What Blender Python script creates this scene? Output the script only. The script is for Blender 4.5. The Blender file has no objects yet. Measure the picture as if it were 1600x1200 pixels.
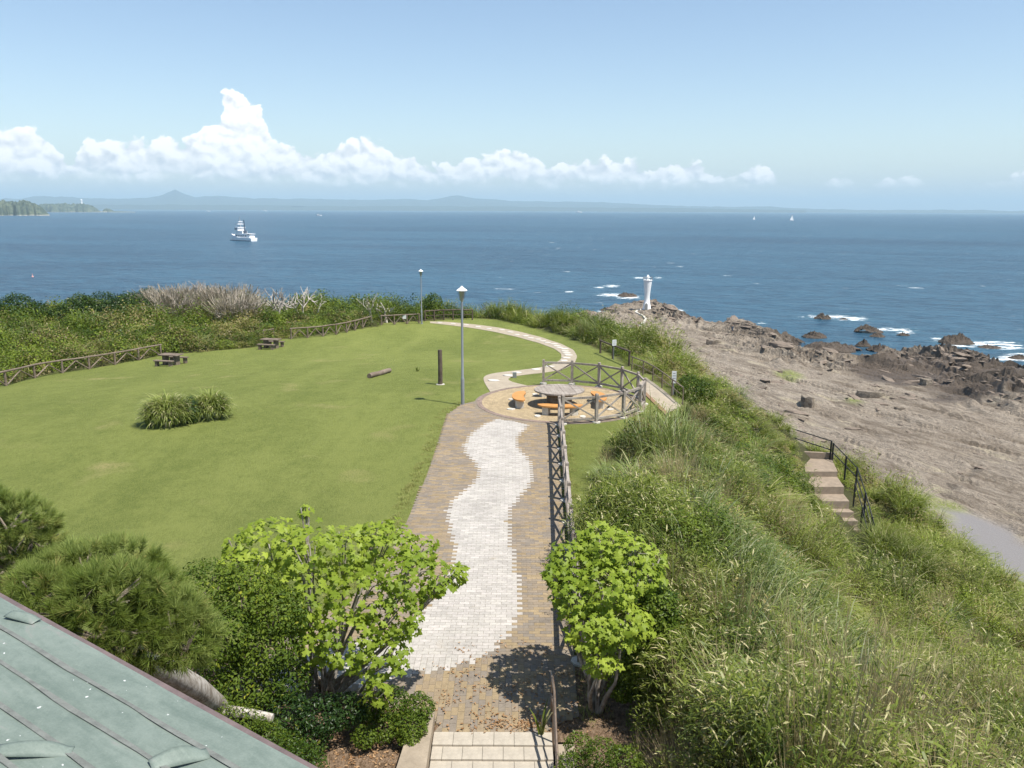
import bpy, math, random
import numpy as np
from mathutils import Vector, Matrix, Euler

random.seed(7)
RNG = np.random.default_rng(7)
R = math.radians
SC = bpy.context.scene
COL = SC.collection

# ------------------------------------------------------------------ camera
CAM_H = 8.2            # camera above the terrace (terrace is z = 0)
SEA = -22.0            # sea level
F_PX = 1290.0          # focal length in pixels of the 1600 px wide photograph
PITCH, ROLL = R(11.93), R(0.26)
cam_data = bpy.data.cameras.new('camera')
cam_data.sensor_width = 36.0
cam_data.lens = F_PX / 1600 * 36
cam_data.clip_start = 0.2
cam_data.clip_end = 120000
cam = bpy.data.objects.new('camera', cam_data)
COL.objects.link(cam)
CAM_R = Matrix.Rotation(math.pi / 2 - PITCH, 3, 'X') @ Matrix.Rotation(ROLL, 3, 'Z')
cam.matrix_world = Matrix.Translation((0, 0, CAM_H)) @ CAM_R.to_4x4()
SC.camera = cam
CR = np.array(CAM_R)

# ------------------------------------------------------------------ sun, sky, exposure
SUN_EL = R(64)
SUN_DIR = Vector((0.83 * math.cos(SUN_EL), -0.56 * math.cos(SUN_EL), math.sin(SUN_EL))).normalized()  # towards the sun
sun_data = bpy.data.lights.new('sun', 'SUN')
sun_data.energy = 4.9
sun_data.angle = R(0.55)
sun_data.color = (1.0, 0.955, 0.88)
sun = bpy.data.objects.new('sun', sun_data)
COL.objects.link(sun)
sun.rotation_euler = (-SUN_DIR).to_track_quat('-Z', 'Y').to_euler()

SC.view_settings.view_transform = 'Standard'
SC.view_settings.look = 'None'
SC.view_settings.gamma = 1.0
SC.view_settings.exposure = 0.64
SC.view_settings.use_curve_mapping = False
SC.render.engine = 'CYCLES'
SC.cycles.use_denoising = True
SC.cycles.max_bounces = 6
SC.cycles.diffuse_bounces = 3
SC.cycles.glossy_bounces = 2
SC.cycles.transmission_bounces = 2
SC.cycles.transparent_max_bounces = 8
SC.cycles.volume_bounces = 0
SC.cycles.caustics_reflective = False
SC.cycles.caustics_refractive = False


class NT:
    """small helper to write node trees"""
    def __init__(self, tree):
        self.t = tree
    def n(self, kind, **kw):
        nd = self.t.nodes.new(kind)
        for k, v in kw.items():
            setattr(nd, k, v)
        return nd
    def l(self, a, b):
        self.t.links.new(a, b)
    def put(self, sock, v):
        if hasattr(v, 'is_output') or isinstance(v, bpy.types.NodeSocket):
            self.l(v, sock)
        else:
            sock.default_value = v
    def m(self, op, a, b=0.0, c=0.0, clamp=False):
        nd = self.n('ShaderNodeMath', operation=op, use_clamp=clamp)
        self.put(nd.inputs[0], a)
        self.put(nd.inputs[1], b)
        if op in ('MULTIPLY_ADD', 'SMOOTH_MIN', 'SMOOTH_MAX', 'COMPARE', 'WRAP'):
            self.put(nd.inputs[2], c)
        return nd.outputs[0]
    def mr(self, v, a, b, c=0.0, d=1.0, smooth=True):
        nd = self.n('ShaderNodeMapRange', interpolation_type='SMOOTHSTEP' if smooth else 'LINEAR')
        self.put(nd.inputs['Value'], v)
        for k, x in zip(('From Min', 'From Max', 'To Min', 'To Max'), (a, b, c, d)):
            self.put(nd.inputs[k], x)
        return nd.outputs['Result']
    def mix(self, f, a, b, blend='MIX'):
        nd = self.n('ShaderNodeMix', data_type='RGBA', blend_type=blend)
        self.put(nd.inputs['Factor'], f)
        for i, v in ((6, a), (7, b)):
            if isinstance(v, (tuple, list)):
                v = tuple(v) + (1.0,) if len(v) == 3 else tuple(v)
            self.put(nd.inputs[i], v)
        return nd.outputs[2]
    def noise(self, vec, scale, detail=3.0, rough=0.55, dist=0.0, dim='3D'):
        nd = self.n('ShaderNodeTexNoise', noise_dimensions=dim)
        if vec is not None:
            self.l(vec, nd.inputs['Vector'])
        nd.inputs['Scale'].default_value = scale
        nd.inputs['Detail'].default_value = detail
        nd.inputs['Roughness'].default_value = rough
        nd.inputs['Distortion'].default_value = dist
        return nd.outputs['Fac']
    def voro(self, vec, scale, feature='F1', rnd=1.0, smooth=1.0):
        nd = self.n('ShaderNodeTexVoronoi', feature=feature)
        self.l(vec, nd.inputs['Vector'])
        nd.inputs['Scale'].default_value = scale
        nd.inputs['Randomness'].default_value = rnd
        if feature == 'SMOOTH_F1':
            nd.inputs['Smoothness'].default_value = smooth
        return nd.outputs['Distance']
    def mapping(self, vec, scale=(1, 1, 1), rot=(0, 0, 0), loc=(0, 0, 0)):
        nd = self.n('ShaderNodeMapping')
        self.l(vec, nd.inputs['Vector'])
        nd.inputs['Scale'].default_value = scale
        nd.inputs['Rotation'].default_value = rot
        nd.inputs['Location'].default_value = loc
        return nd.outputs['Vector']
    def comb(self, x, y, z=0.0):
        nd = self.n('ShaderNodeCombineXYZ')
        for i, v in enumerate((x, y, z)):
            self.put(nd.inputs[i], v)
        return nd.outputs[0]
    def attr(self, name, kind='GEOMETRY', out='Fac'):
        nd = self.n('ShaderNodeAttribute', attribute_type=kind, attribute_name=name)
        return nd.outputs[out]


world = bpy.data.worlds.new('World')
SC.world = world
world.use_nodes = True
world.cycles.sampling_method = 'MANUAL'
world.cycles.sample_map_resolution = 256
wt = world.node_tree
wt.nodes.clear()
w = NT(wt)
sky = w.n('ShaderNodeTexSky', sky_type='NISHITA')
sky.sun_disc = False
sky.sun_elevation = SUN_EL
sky.sun_rotation = math.atan2(SUN_DIR.x, SUN_DIR.y)
sky.altitude = 30
sky.air_density = 1.0
sky.dust_density = 0.6
sky.ozone_density = 0.7
SKY_STRENGTH = 0.105
tc = w.n('ShaderNodeTexCoord').outputs['Generated']
sep = w.n('ShaderNodeSeparateXYZ')
w.l(tc, sep.inputs[0])
az = w.m('ARCTAN2', sep.outputs[0], sep.outputs[1])          # radians, 0 = straight ahead
el = w.m('ARCSINE', sep.outputs[2])
# heights of the cloud tops above the horizon, one bank of cumulus over the far coast
CLOUD = [(-150, 95), (0, 108), (60, 108), (88, 96), (112, 66), (122, 62), (140, 108), (200, 98), (235, 98), (258, 116), (285, 98), (312, 106), (322, 128),
         (350, 140), (362, 176), (378, 178), (392, 162), (410, 158), (424, 122), (440, 108), (480, 90), (520, 92), (560, 110), (596, 108),
         (612, 92), (640, 98), (660, 74), (700, 78), (735, 88), (785, 106), (820, 92), (860, 76), (900, 80), (980, 84), (1005, 66), (1070, 84),
         (1095, 68), (1135, 66), (1185, 76), (1205, 58), (1240, 36), (1280, 44), (1320, 60), (1345, 42), (1400, 56), (1440, 50), (1470, 38), (1540, 48), (1600, 60), (1750, 70)]
curve = w.n('ShaderNodeFloatCurve')
AZ0, AZ1 = R(-36), R(36)
def px_az(px):
    return math.atan((px - 800) / F_PX * math.cos(PITCH))
cm = curve.mapping
c0 = cm.curves[0]
pts = [((px_az(px) - AZ0) / (AZ1 - AZ0), h / 200.0) for px, h in CLOUD]
pts = [p for p in pts if 0.0 < p[0] < 1.0]
while len(c0.points) < len(pts):
    c0.points.new(0.5, 0.5)
for p, (x, y) in zip(c0.points, pts):
    p.location = (x, y)
    p.handle_type = 'VECTOR'
cm.update()
RAD_PX = 1.0 / 1345.0
cvec = w.comb(az, w.m('MULTIPLY', el, 1.25), 0.0)
wob = w.noise(cvec, 26, 4, 0.6)
wob2 = w.noise(w.mapping(cvec, loc=(3.1, 7.7, 0)), 26, 4, 0.6)
az_w = w.m('ADD', az, w.m('MULTIPLY', w.m('SUBTRACT', wob, 0.5), 0.030))
el_w = w.m('ADD', el, w.m('MULTIPLY', w.m('SUBTRACT', wob2, 0.5), 0.022))
w.l(w.mr(az_w, AZ0, AZ1, 0, 1, False), curve.inputs['Value'])
top_in = w.m('MULTIPLY', curve.outputs[0], 200 * RAD_PX)
top_out = w.m('MULTIPLY', w.noise(w.comb(w.m('MULTIPLY', sep.outputs[0], 1.0), sep.outputs[1], 0.0), 5, 2, 0.5), 150 * RAD_PX)
inside = w.mr(w.m('ABSOLUTE', az), R(33), R(36), 0.0, 1.0)
top = w.m('ADD', w.m('MULTIPLY', top_in, w.m('SUBTRACT', 1.0, inside)), w.m('MULTIPLY', top_out, inside))


def puffs(vec):
    v1 = w.voro(vec, 42, 'F1', 1.0, 0.35)
    v2 = w.voro(vec, 95, 'F1', 1.0, 0.3)
    n = w.noise(vec, 190, 4, 0.6)
    a = w.m('MULTIPLY', w.m('SUBTRACT', 1.0, v1), 0.55)
    b = w.m('MULTIPLY', w.m('SUBTRACT', 1.0, v2), 0.30)
    return w.m('ADD', w.m('ADD', a, b), w.m('MULTIPLY', n, 0.22))


cw = w.comb(az_w, w.m('MULTIPLY', el_w, 1.2), 0.0)
cw_up = w.comb(w.m('ADD', az_w, 0.0035), w.m('ADD', w.m('MULTIPLY', el_w, 1.2), 0.0075), 0.0)
p0, p1 = puffs(cw), puffs(cw_up)
edge = w.m('ADD', w.m('SUBTRACT', top, el_w), w.m('MULTIPLY', w.m('SUBTRACT', p0, 0.66), 0.030))
alpha_top = w.mr(edge, 0.000, 0.0042, 0.0, 1.0)
BASE = 40 * RAD_PX
base_edge = w.m('SUBTRACT', w.m('ADD', el, w.m('MULTIPLY', w.m('SUBTRACT', p0, 0.62), 0.022)), BASE)
alpha_bot = w.mr(base_edge, -0.007, 0.007, 0.10, 1.0)
strat = w.noise(w.comb(w.m('MULTIPLY', az, 0.35), w.m('MULTIPLY', el, 2.2), 0.0), 34, 4, 0.55)
veil = w.mr(el, 0.0, 0.085, 0.55, 0.0)
alpha_bot = w.m('MULTIPLY', alpha_bot, w.mr(el, 0.004, 0.02, 0.5, 1.0))
alpha = w.m('MULTIPLY', alpha_top, alpha_bot)
thin = w.mr(az, R(12), R(26), 1.0, 0.8)                     # the bank thins out towards the right
alpha = w.m('MULTIPLY', alpha, w.m('ADD', w.m('MULTIPLY', thin, w.m('SUBTRACT', 1.0, inside)), w.m('MULTIPLY', inside, 0.6)))
lit = w.m('ADD', 0.66, w.m('MULTIPLY', w.m('SUBTRACT', p0, p1), 2.4))
lit = w.m('ADD', lit, w.mr(el, 0.028, 0.085, -0.06, 0.24))
lit = w.m('MINIMUM', w.m('MAXIMUM', lit, 0.0), 1.0)
CLOUD_WHITE, CLOUD_SHADE = (0.90, 0.88, 0.86), (0.50, 0.53, 0.57)
ccol = w.mix(lit, CLOUD_SHADE, CLOUD_WHITE)
skyc = w.n('ShaderNodeVectorMath', operation='SCALE')
w.l(sky.outputs[0], skyc.inputs[0])
skyc.inputs['Scale'].default_value = SKY_STRENGTH
pale = w.mix(w.m('MULTIPLY', veil, w.mr(strat, 0.3, 0.75, 0.75, 1.0)), skyc.outputs[0], (0.40, 0.46, 0.53))
final = w.mix(alpha, pale, ccol)
# the background is mixed in radiance units, the sky itself is already scaled to its strength
bg = w.n('ShaderNodeBackground')
unscale = w.n('ShaderNodeVectorMath', operation='SCALE')
w.l(final, unscale.inputs[0])
unscale.inputs['Scale'].default_value = 1.0 / SKY_STRENGTH
w.l(unscale.outputs[0], bg.inputs[0])
bg.inputs[1].default_value = SKY_STRENGTH
wo = w.n('ShaderNodeOutputWorld')
w.l(bg.outputs[0], wo.inputs[0])

# ------------------------------------------------------------------ helpers


def ray(px, py):
    d = CR @ np.array([(px - 800) / F_PX, -(py - 600) / F_PX, -1.0])
    return d


def at(px, py, z=0.0):
    """the point at height z that is seen at pixel (px, py) of the photograph"""
    d = ray(px, py)
    t = (z - CAM_H) / d[2]
    return np.array([d[0] * t, d[1] * t, z])


def project(P):
    P = np.atleast_2d(P) - np.array([0, 0, CAM_H])
    q = P @ CR
    return np.stack([800 + F_PX * q[:, 0] / -q[:, 2], 600 - F_PX * q[:, 1] / -q[:, 2], -q[:, 2]], 1)


def smooth(a, b, x):
    t = np.clip((x - a) / (b - a), 0, 1)
    return t * t * (3 - 2 * t)


def vnoise(x, y, seed=0):
    xi, yi = np.floor(x).astype(np.int64), np.floor(y).astype(np.int64)
    fx, fy = x - xi, y - yi
    fx, fy = fx * fx * fx * (fx * (fx * 6 - 15) + 10), fy * fy * fy * (fy * (fy * 6 - 15) + 10)
    def h(i, j):
        n = (i * 374761393 + j * 668265263 + seed * 974634777) & 0xFFFFFFFF
        n = ((n ^ (n >> 13)) * 1274126177) & 0xFFFFFFFF
        n = n ^ (n >> 16)
        return (n & 0xFFFF) / 65535.0
    a, b, c, d = h(xi, yi), h(xi + 1, yi), h(xi, yi + 1), h(xi + 1, yi + 1)
    return (a * (1 - fx) + b * fx) * (1 - fy) + (c * (1 - fx) + d * fx) * fy


def fbm(x, y, octv=4, seed=0, gain=0.5):
    s, a, t = 0, 1.0, 0
    for k in range(octv):
        s = s + a * vnoise(x * 2 ** k + 17.3 * k, y * 2 ** k - 9.1 * k, seed + k)
        t += a
        a *= gain
    return s / t


def in_poly(x, y, poly):
    poly = np.asarray(poly)[:, :2]
    r = np.zeros(np.shape(x), bool)
    n = len(poly)
    for i in range(n):
        x0, y0 = poly[i]
        x1, y1 = poly[(i + 1) % n]
        if y0 == y1:
            continue
        c = ((y0 > y) != (y1 > y)) & (x < (x1 - x0) * (y - y0) / (y1 - y0) + x0)
        r ^= c
    return r


def line_dist(x, y, poly, closed=False):
    poly = np.asarray(poly)[:, :2]
    best = np.full(np.shape(x), 1e9)
    n = len(poly)
    for i in range(n if closed else n - 1):
        a, b = poly[i], poly[(i + 1) % n]
        d = b - a
        L = max(d @ d, 1e-9)
        t = np.clip(((x - a[0]) * d[0] + (y - a[1]) * d[1]) / L, 0, 1)
        best = np.minimum(best, np.hypot(x - a[0] - t * d[0], y - a[1] - t * d[1]))
    return best


def sdist(x, y, poly):
    """signed distance, positive inside"""
    d = line_dist(x, y, poly, True)
    return np.where(in_poly(x, y, poly), d, -d)


def new_mesh(name, V, F, smooth_shade=False, attrs=None, cols=None):
    """V (n,3); F an (m,k) array or a list of such arrays"""
    me = bpy.data.meshes.new(name)
    V = np.asarray(V, np.float32)
    Fs = [np.asarray(f, np.int32) for f in (F if isinstance(F, list) else [F]) if len(f)]
    loops = np.concatenate([f.ravel() for f in Fs])
    tot = np.concatenate([np.full(len(f), f.shape[1], np.int32) for f in Fs])
    start = np.concatenate([[0], np.cumsum(tot)[:-1]]).astype(np.int32)
    me.vertices.add(len(V))
    me.vertices.foreach_set('co', V.ravel())
    me.loops.add(len(loops))
    me.loops.foreach_set('vertex_index', loops)
    me.polygons.add(len(tot))
    me.polygons.foreach_set('loop_start', start)
    me.polygons.foreach_set('loop_total', tot)
    me.update(calc_edges=True)
    me.polygons.foreach_set('use_smooth', np.full(len(tot), bool(smooth_shade)))
    for k, a in (attrs or {}).items():
        at_ = me.attributes.new(k, 'FLOAT', 'POINT')
        at_.data.foreach_set('value', np.asarray(a, np.float32).ravel())
    for k, a in (cols or {}).items():
        at_ = me.attributes.new(k, 'FLOAT_COLOR', 'POINT')
        a = np.asarray(a, np.float32)
        if a.shape[1] == 3:
            a = np.concatenate([a, np.ones((len(a), 1), np.float32)], 1)
        at_.data.foreach_set('color', a.ravel())
    return me


def link(name, me, mat=None, parent=None, loc=None):
    o = bpy.data.objects.new(name, me)
    COL.objects.link(o)
    if mat is not None and not me.materials:
        me.materials.append(mat)
    if parent is not None:
        o.parent = parent
    if loc is not None:
        o.location = loc
    return o


def tag(o, label=None, cat=None, group=None, kind=None):
    for k, v in (('label', label), ('category', cat), ('group', group), ('kind', kind)):
        if v:
            o[k] = v
    return o


def empty(name, loc=(0, 0, 0), rz=0.0, label=None, cat=None, group=None):
    o = bpy.data.objects.new(name, None)
    COL.objects.link(o)
    o.location = loc
    o.rotation_euler = (0, 0, rz)
    o.empty_display_size = 0.2
    return tag(o, label, cat, group)


def copy_tree(o, parent=None):
    c = o.copy()
    COL.objects.link(c)
    c.parent = parent
    for ch in o.children:
        copy_tree(ch, c)
    return c


class MB:
    """collects boxes, tubes and prisms and builds them as one mesh"""
    def __init__(self):
        self.v, self.f, self.n = [], {3: [], 4: []}, 0
        self.big = []
        self.c = []
        self.col = (1, 1, 1)
    def add(self, V, F):
        V = np.asarray(V, float)
        for f in F:
            f = [i + self.n for i in f]
            if len(f) in (3, 4):
                self.f[len(f)].append(f)
            else:
                self.big.append(f)
        self.v.append(V)
        self.c.append(np.tile(np.array(self.col, float), (len(V), 1)))
        self.n += len(V)
        return self
    def box(self, c, s, M=None, taper=1.0):
        hx, hy, hz = s[0] / 2, s[1] / 2, s[2] / 2
        V = np.array([[x * (taper if z > 0 else 1), y * (taper if z > 0 else 1), z] for z in (-hz, hz) for x, y in ((-hx, -hy), (hx, -hy), (hx, hy), (-hx, hy))])
        if M is not None:
            V = V @ np.array(M.to_3x3()).T
        V = V + np.array(c)
        return self.add(V, [(3, 2, 1, 0), (4, 5, 6, 7), (0, 1, 5, 4), (1, 2, 6, 5), (2, 3, 7, 6), (3, 0, 4, 7)])
    def bar(self, a, b, wd, ht, up=(0, 0, 1)):
        """rectangular bar from a to b"""
        a, b = np.array(a, float), np.array(b, float)
        d = b - a
        L = np.linalg.norm(d)
        d = d / L
        s = np.cross(d, up)
        s = s / (np.linalg.norm(s) + 1e-9)
        u = np.cross(s, d)
        V = [p + s * i * wd / 2 + u * j * ht / 2 for p in (a, b) for i, j in ((-1, -1), (1, -1), (1, 1), (-1, 1))]
        return self.add(V, [(0, 1, 2, 3), (7, 6, 5, 4), (1, 0, 4, 5), (2, 1, 5, 6), (3, 2, 6, 7), (0, 3, 7, 4)])
    def tube(self, pts, rad, sides=8, caps=True):
        pts = [np.array(p, float) for p in pts]
        if not hasattr(rad, '__len__'):
            rad = [rad] * len(pts)
        V, F = [], []
        ref = np.array([0.31, 0.17, 0.93])
        for i, p in enumerate(pts):
            d = pts[min(i + 1, len(pts) - 1)] - pts[max(i - 1, 0)]
            d = d / (np.linalg.norm(d) + 1e-9)
            s = np.cross(d, ref)
            if np.linalg.norm(s) < 0.15:
                s = np.cross(d, np.array([1.0, 0.2, 0.1]))
            s /= np.linalg.norm(s)
            u = np.cross(s, d)
            for k in range(sides):
                t = 2 * math.pi * k / sides
                V.append(p + rad[i] * (s * math.cos(t) + u * math.sin(t)))
        for i in range(len(pts) - 1):
            for k in range(sides):
                k2 = (k + 1) % sides
                F.append((i * sides + k2, i * sides + k, (i + 1) * sides + k, (i + 1) * sides + k2))
        if caps and sides > 2:
            F.append(tuple(range(sides)))
            F.append(tuple(reversed(range((len(pts) - 1) * sides, len(pts) * sides))))
        return self.add(V, F)
    def lathe(self, prof, c=(0, 0, 0), sides=16):
        V, F = [], []
        for r, z in prof:
            for k in range(sides):
                t = 2 * math.pi * k / sides
                V.append((c[0] + r * math.cos(t), c[1] + r * math.sin(t), c[2] + z))
        n = len(prof)
        for i in range(n - 1):
            for k in range(sides):
                k2 = (k + 1) % sides
                F.append((i * sides + k, i * sides + k2, (i + 1) * sides + k2, (i + 1) * sides + k))
        F.append(tuple(reversed(range(sides))))
        F.append(tuple(range((n - 1) * sides, n * sides)))
        return self.add(V, F)
    def prism(self, poly, z0, z1):
        n = len(poly)
        V = [(p[0], p[1], z0) for p in poly] + [(p[0], p[1], z1) for p in poly]
        F = [tuple(reversed(range(n))), tuple(range(n, 2 * n))] + [(i, (i + 1) % n, n + (i + 1) % n, n + i) for i in range(n)]
        return self.add(V, F)
    def build(self, name, mat=None, parent=None, smooth_shade=False, col=False, loc=None):
        V = np.concatenate(self.v)
        me = bpy.data.meshes.new(name)
        me.from_pydata(V.tolist(), [], self.f[3] + self.f[4] + self.big)
        if smooth_shade:
            me.polygons.foreach_set('use_smooth', np.ones(len(me.polygons), bool))
            me.set_sharp_from_angle(angle=R(40))
        if col:
            a = me.attributes.new('tone', 'FLOAT_COLOR', 'POINT')
            c = np.concatenate(self.c)
            a.data.foreach_set('color', np.concatenate([c, np.ones((len(c), 1))], 1).astype(np.float32).ravel())
        me.update()
        return link(name, me, mat, parent, loc)


# ------------------------------------------------------------------ materials
MATS = {}


def material(name, fn):
    m = bpy.data.materials.new(name)
    m.use_nodes = True
    m.node_tree.nodes.clear()
    t = NT(m.node_tree)
    out = t.n('ShaderNodeOutputMaterial')
    fn(t, out)
    MATS[name] = m
    return m


def bsdf(t, out, col, rough=0.8, spec=0.3, metal=0.0, bump=None, bdist=0.02, bstr=1.0):
    b = t.n('ShaderNodeBsdfPrincipled')
    if isinstance(col, (tuple, list)):
        col = tuple(col)[:3] + (1.0,)
    t.put(b.inputs['Base Color'], col)
    t.put(b.inputs['Roughness'], rough)
    b.inputs['Specular IOR Level'].default_value = spec
    b.inputs['Metallic'].default_value = metal
    if bump is not None:
        bn = t.n('ShaderNodeBump')
        bn.inputs['Strength'].default_value = bstr
        bn.inputs['Distance'].default_value = bdist
        t.l(bump, bn.inputs['Height'])
        t.l(bn.outputs[0], b.inputs['Normal'])
    t.l(b.outputs[0], out.inputs[0])
    return b


def plain(name, col, rough=0.7, spec=0.3, metal=0.0, var=0.15, scale=6.0, bump=0.3, bdist=0.01):
    """a plain coloured surface with dirt, grain and fine relief"""
    def fn(t, out):
        P = t.n('ShaderNodeTexCoord').outputs['Object']
        n1 = t.noise(P, scale, 5, 0.6)
        n2 = t.noise(P, scale * 9, 3, 0.6)
        v = t.m('ADD', t.m('MULTIPLY', n1, 0.7), t.m('MULTIPLY', n2, 0.3))
        f = t.mr(v, 0.3, 0.7, 1 - var, 1 + var, False)
        c = t.mix(1.0, (col[0], col[1], col[2]), t.comb(f, f, f), 'MULTIPLY')
        bsdf(t, out, c, rough, spec, metal, v, bdist, bump)
    return material(name, fn)


def wood(name, a, b, axis=(1, 1, 12), rough=0.85):
    def fn(t, out):
        P = t.n('ShaderNodeTexCoord').outputs['Object']
        n = t.noise(t.mapping(P, scale=axis), 5, 6, 0.65, 0.4)
        n2 = t.noise(P, 2.5, 3, 0.5)
        f = t.mr(t.m('ADD', t.m('MULTIPLY', n, 0.65), t.m('MULTIPLY', n2, 0.35)), 0.35, 0.66)
        bsdf(t, out, t.mix(f, a, b), rough, 0.2, 0, n, 0.008, 0.6)
    return material(name, fn)


M_FENCE = wood('weathered_wood', (0.17, 0.14, 0.115), (0.40, 0.355, 0.305), (9, 9, 1.5))
M_LOG = wood('log_wood', (0.10, 0.075, 0.055), (0.25, 0.20, 0.155), (8, 8, 2))
M_POST = wood('dark_log', (0.05, 0.037, 0.028), (0.15, 0.115, 0.09), (12, 12, 1.2))
M_TABLE = wood('table_wood', (0.12, 0.10, 0.085), (0.38, 0.35, 0.32), (1.2, 9, 9))
M_ORANGE = plain('orange_seat', (0.47, 0.225, 0.065), 0.6, 0.35, var=0.18, scale=5)
M_CONC = plain('pale_concrete', (0.50, 0.47, 0.41), 0.9, 0.2, var=0.22, scale=5)
M_CONC2 = plain('path_concrete', (0.335, 0.285, 0.215), 0.92, 0.15, var=0.2, scale=3)
M_STEPB = plain('step_block', (0.37, 0.33, 0.27), 0.92, 0.15, var=0.2, scale=8)
M_WALL = plain('curb_concrete', (0.29, 0.24, 0.18), 0.9, 0.15, var=0.25, scale=4)
M_STEP = plain('stair_concrete', (0.25, 0.20, 0.15), 0.92, 0.15, var=0.25, scale=4)
M_STEEL = plain('galvanised_steel', (0.30, 0.31, 0.32), 0.45, 0.5, 0.6, var=0.2, scale=6)
M_POLE = plain('lamp_pole_grey', (0.25, 0.265, 0.28), 0.5, 0.5, 0.3, var=0.15, scale=3)
M_BLACK = plain('black_iron', (0.022, 0.024, 0.024), 0.5, 0.4, 0.2, var=0.3, scale=8)
M_WHITE = plain('white_paint', (0.78, 0.78, 0.77), 0.55, 0.4, var=0.05, scale=4)
M_SHIPW = plain('ship_white', (0.80, 0.80, 0.80), 0.5, 0.4, var=0.03, scale=0.3)
M_SHIPD = plain('ship_dark', (0.05, 0.07, 0.10), 0.5, 0.4, var=0.1, scale=0.3)
M_SHIPG = plain('ship_grey', (0.35, 0.38, 0.40), 0.5, 0.4, var=0.1, scale=0.3)
M_SIGN = plain('sign_white', (0.62, 0.63, 0.62), 0.6, 0.3, var=0.08, scale=6)
M_SIGNG = plain('sign_grey', (0.22, 0.23, 0.22), 0.6, 0.3, var=0.08, scale=6)
M_GLASSY = plain('lamp_glass', (0.30, 0.30, 0.22), 0.15, 0.6, var=0.05)
M_BARK = wood('bark', (0.10, 0.08, 0.06), (0.24, 0.20, 0.16), (4, 4, 1.2))
M_PALEBARK = wood('pale_bark', (0.16, 0.13, 0.10), (0.42, 0.39, 0.35), (5, 5, 1.5))
M_DEAD = wood('dead_wood', (0.26, 0.22, 0.18), (0.55, 0.51, 0.46), (4, 4, 1.2))
M_DEADG = wood('dead_twig', (0.25, 0.21, 0.17), (0.46, 0.41, 0.34), (4, 4, 1.2))
M_RED = plain('red_cloth', (0.45, 0.05, 0.04), 0.8)


def leaf_mat(name, dark, light, trans=0.3, rough=0.45, tip=None):
    """leaf: colour by the instance tint (0..1), a random shade per leaf and a little light through the blade"""
    def fn(t, out):
        tint = t.attr('tint', 'INSTANCER')
        per = t.attr('shade')                       # per-vertex random shade baked into the mesh
        P = t.n('ShaderNodeNewGeometry').outputs['Position']
        big = t.noise(P, 0.45, 3, 0.55)
        f = t.m('ADD', t.m('MULTIPLY', tint, 0.45), t.m('ADD', t.m('MULTIPLY', per, 0.45), t.m('MULTIPLY', t.m('SUBTRACT', big, 0.5), 1.3)), clamp=True)
        c = t.mix(f, dark, light)
        if tip:
            c = t.mix(t.mr(per, 0.85, 0.98), c, tip)
        b = t.n('ShaderNodeBsdfPrincipled')
        t.l(c, b.inputs['Base Color'])
        b.inputs['Roughness'].default_value = rough
        b.inputs['Specular IOR Level'].default_value = 0.18
        tr = t.n('ShaderNodeBsdfTranslucent')
        t.l(t.mix(0.5, c, (light[0] * 1.1, light[1] * 1.15, light[2] * 0.6)), tr.inputs[0])
        mx = t.n('ShaderNodeMixShader')
        mx.inputs[0].default_value = trans
        t.l(b.outputs[0], mx.inputs[1])
        t.l(tr.outputs[0], mx.inputs[2])
        t.l(mx.outputs[0], out.inputs[0])
    return material(name, fn)


L_BAMBOO = leaf_mat('bamboo_leaf', (0.040, 0.068, 0.008), (0.26, 0.30, 0.055), 0.3, 0.4, (0.50, 0.45, 0.24))
L_GRASS = leaf_mat('tall_grass_blade', (0.050, 0.080, 0.010), (0.27, 0.31, 0.06), 0.3, 0.5, (0.46, 0.42, 0.22))
L_BLUE = leaf_mat('blue_grass_blade', (0.09, 0.135, 0.035), (0.33, 0.38, 0.14), 0.3, 0.45, (0.36, 0.38, 0.24))
L_DRY = leaf_mat('dry_grass_stalk', (0.20, 0.16, 0.075), (0.46, 0.38, 0.22), 0.25, 0.7)
L_SHRUB = leaf_mat('shrub_leaf', (0.030, 0.062, 0.006), (0.23, 0.29, 0.035), 0.25, 0.4)
L_DARK = leaf_mat('evergreen_leaf', (0.018, 0.042, 0.010), (0.085, 0.135, 0.018), 0.2, 0.35, (0.20, 0.21, 0.02))
L_MAPLE = leaf_mat('lobed_leaf', (0.15, 0.215, 0.02), (0.43, 0.51, 0.075), 0.38, 0.45)
L_PINE = leaf_mat('pine_needle', (0.13, 0.18, 0.03), (0.45, 0.50, 0.18), 0.35, 0.6, (0.34, 0.27, 0.10))
L_GLOSS = leaf_mat('glossy_leaf', (0.035, 0.070, 0.008), (0.20, 0.26, 0.025), 0.25, 0.55, (0.30, 0.30, 0.03))
L_TURF = leaf_mat('turf_blade', (0.20, 0.21, 0.06), (0.36, 0.35, 0.13), 0.25, 0.6)
L_PAMPAS = leaf_mat('pampas_blade', (0.10, 0.14, 0.025), (0.43, 0.47, 0.14), 0.3, 0.5, (0.55, 0.50, 0.28))
L_OLIVE = leaf_mat('olive_leaf', (0.09, 0.085, 0.025), (0.34, 0.29, 0.11), 0.25, 0.6, (0.32, 0.27, 0.18))
L_TWIG = leaf_mat('grey_twig', (0.26, 0.22, 0.16), (0.55, 0.49, 0.39), 0.1, 0.8)
L_LITTER = leaf_mat('dry_leaf', (0.20, 0.10, 0.04), (0.48, 0.32, 0.18), 0.15, 0.7)

# ------------------------------------------------------------------ the headland
def lawn_z(x, y):
    """the mown plateau: level round the terrace, sinking a little towards the sea"""
    return -2.3 * smooth(34, 74, y - 0.4 * x) - 0.012 * np.clip(-x - 6, 0, 40) * smooth(8, 20, y)


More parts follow.
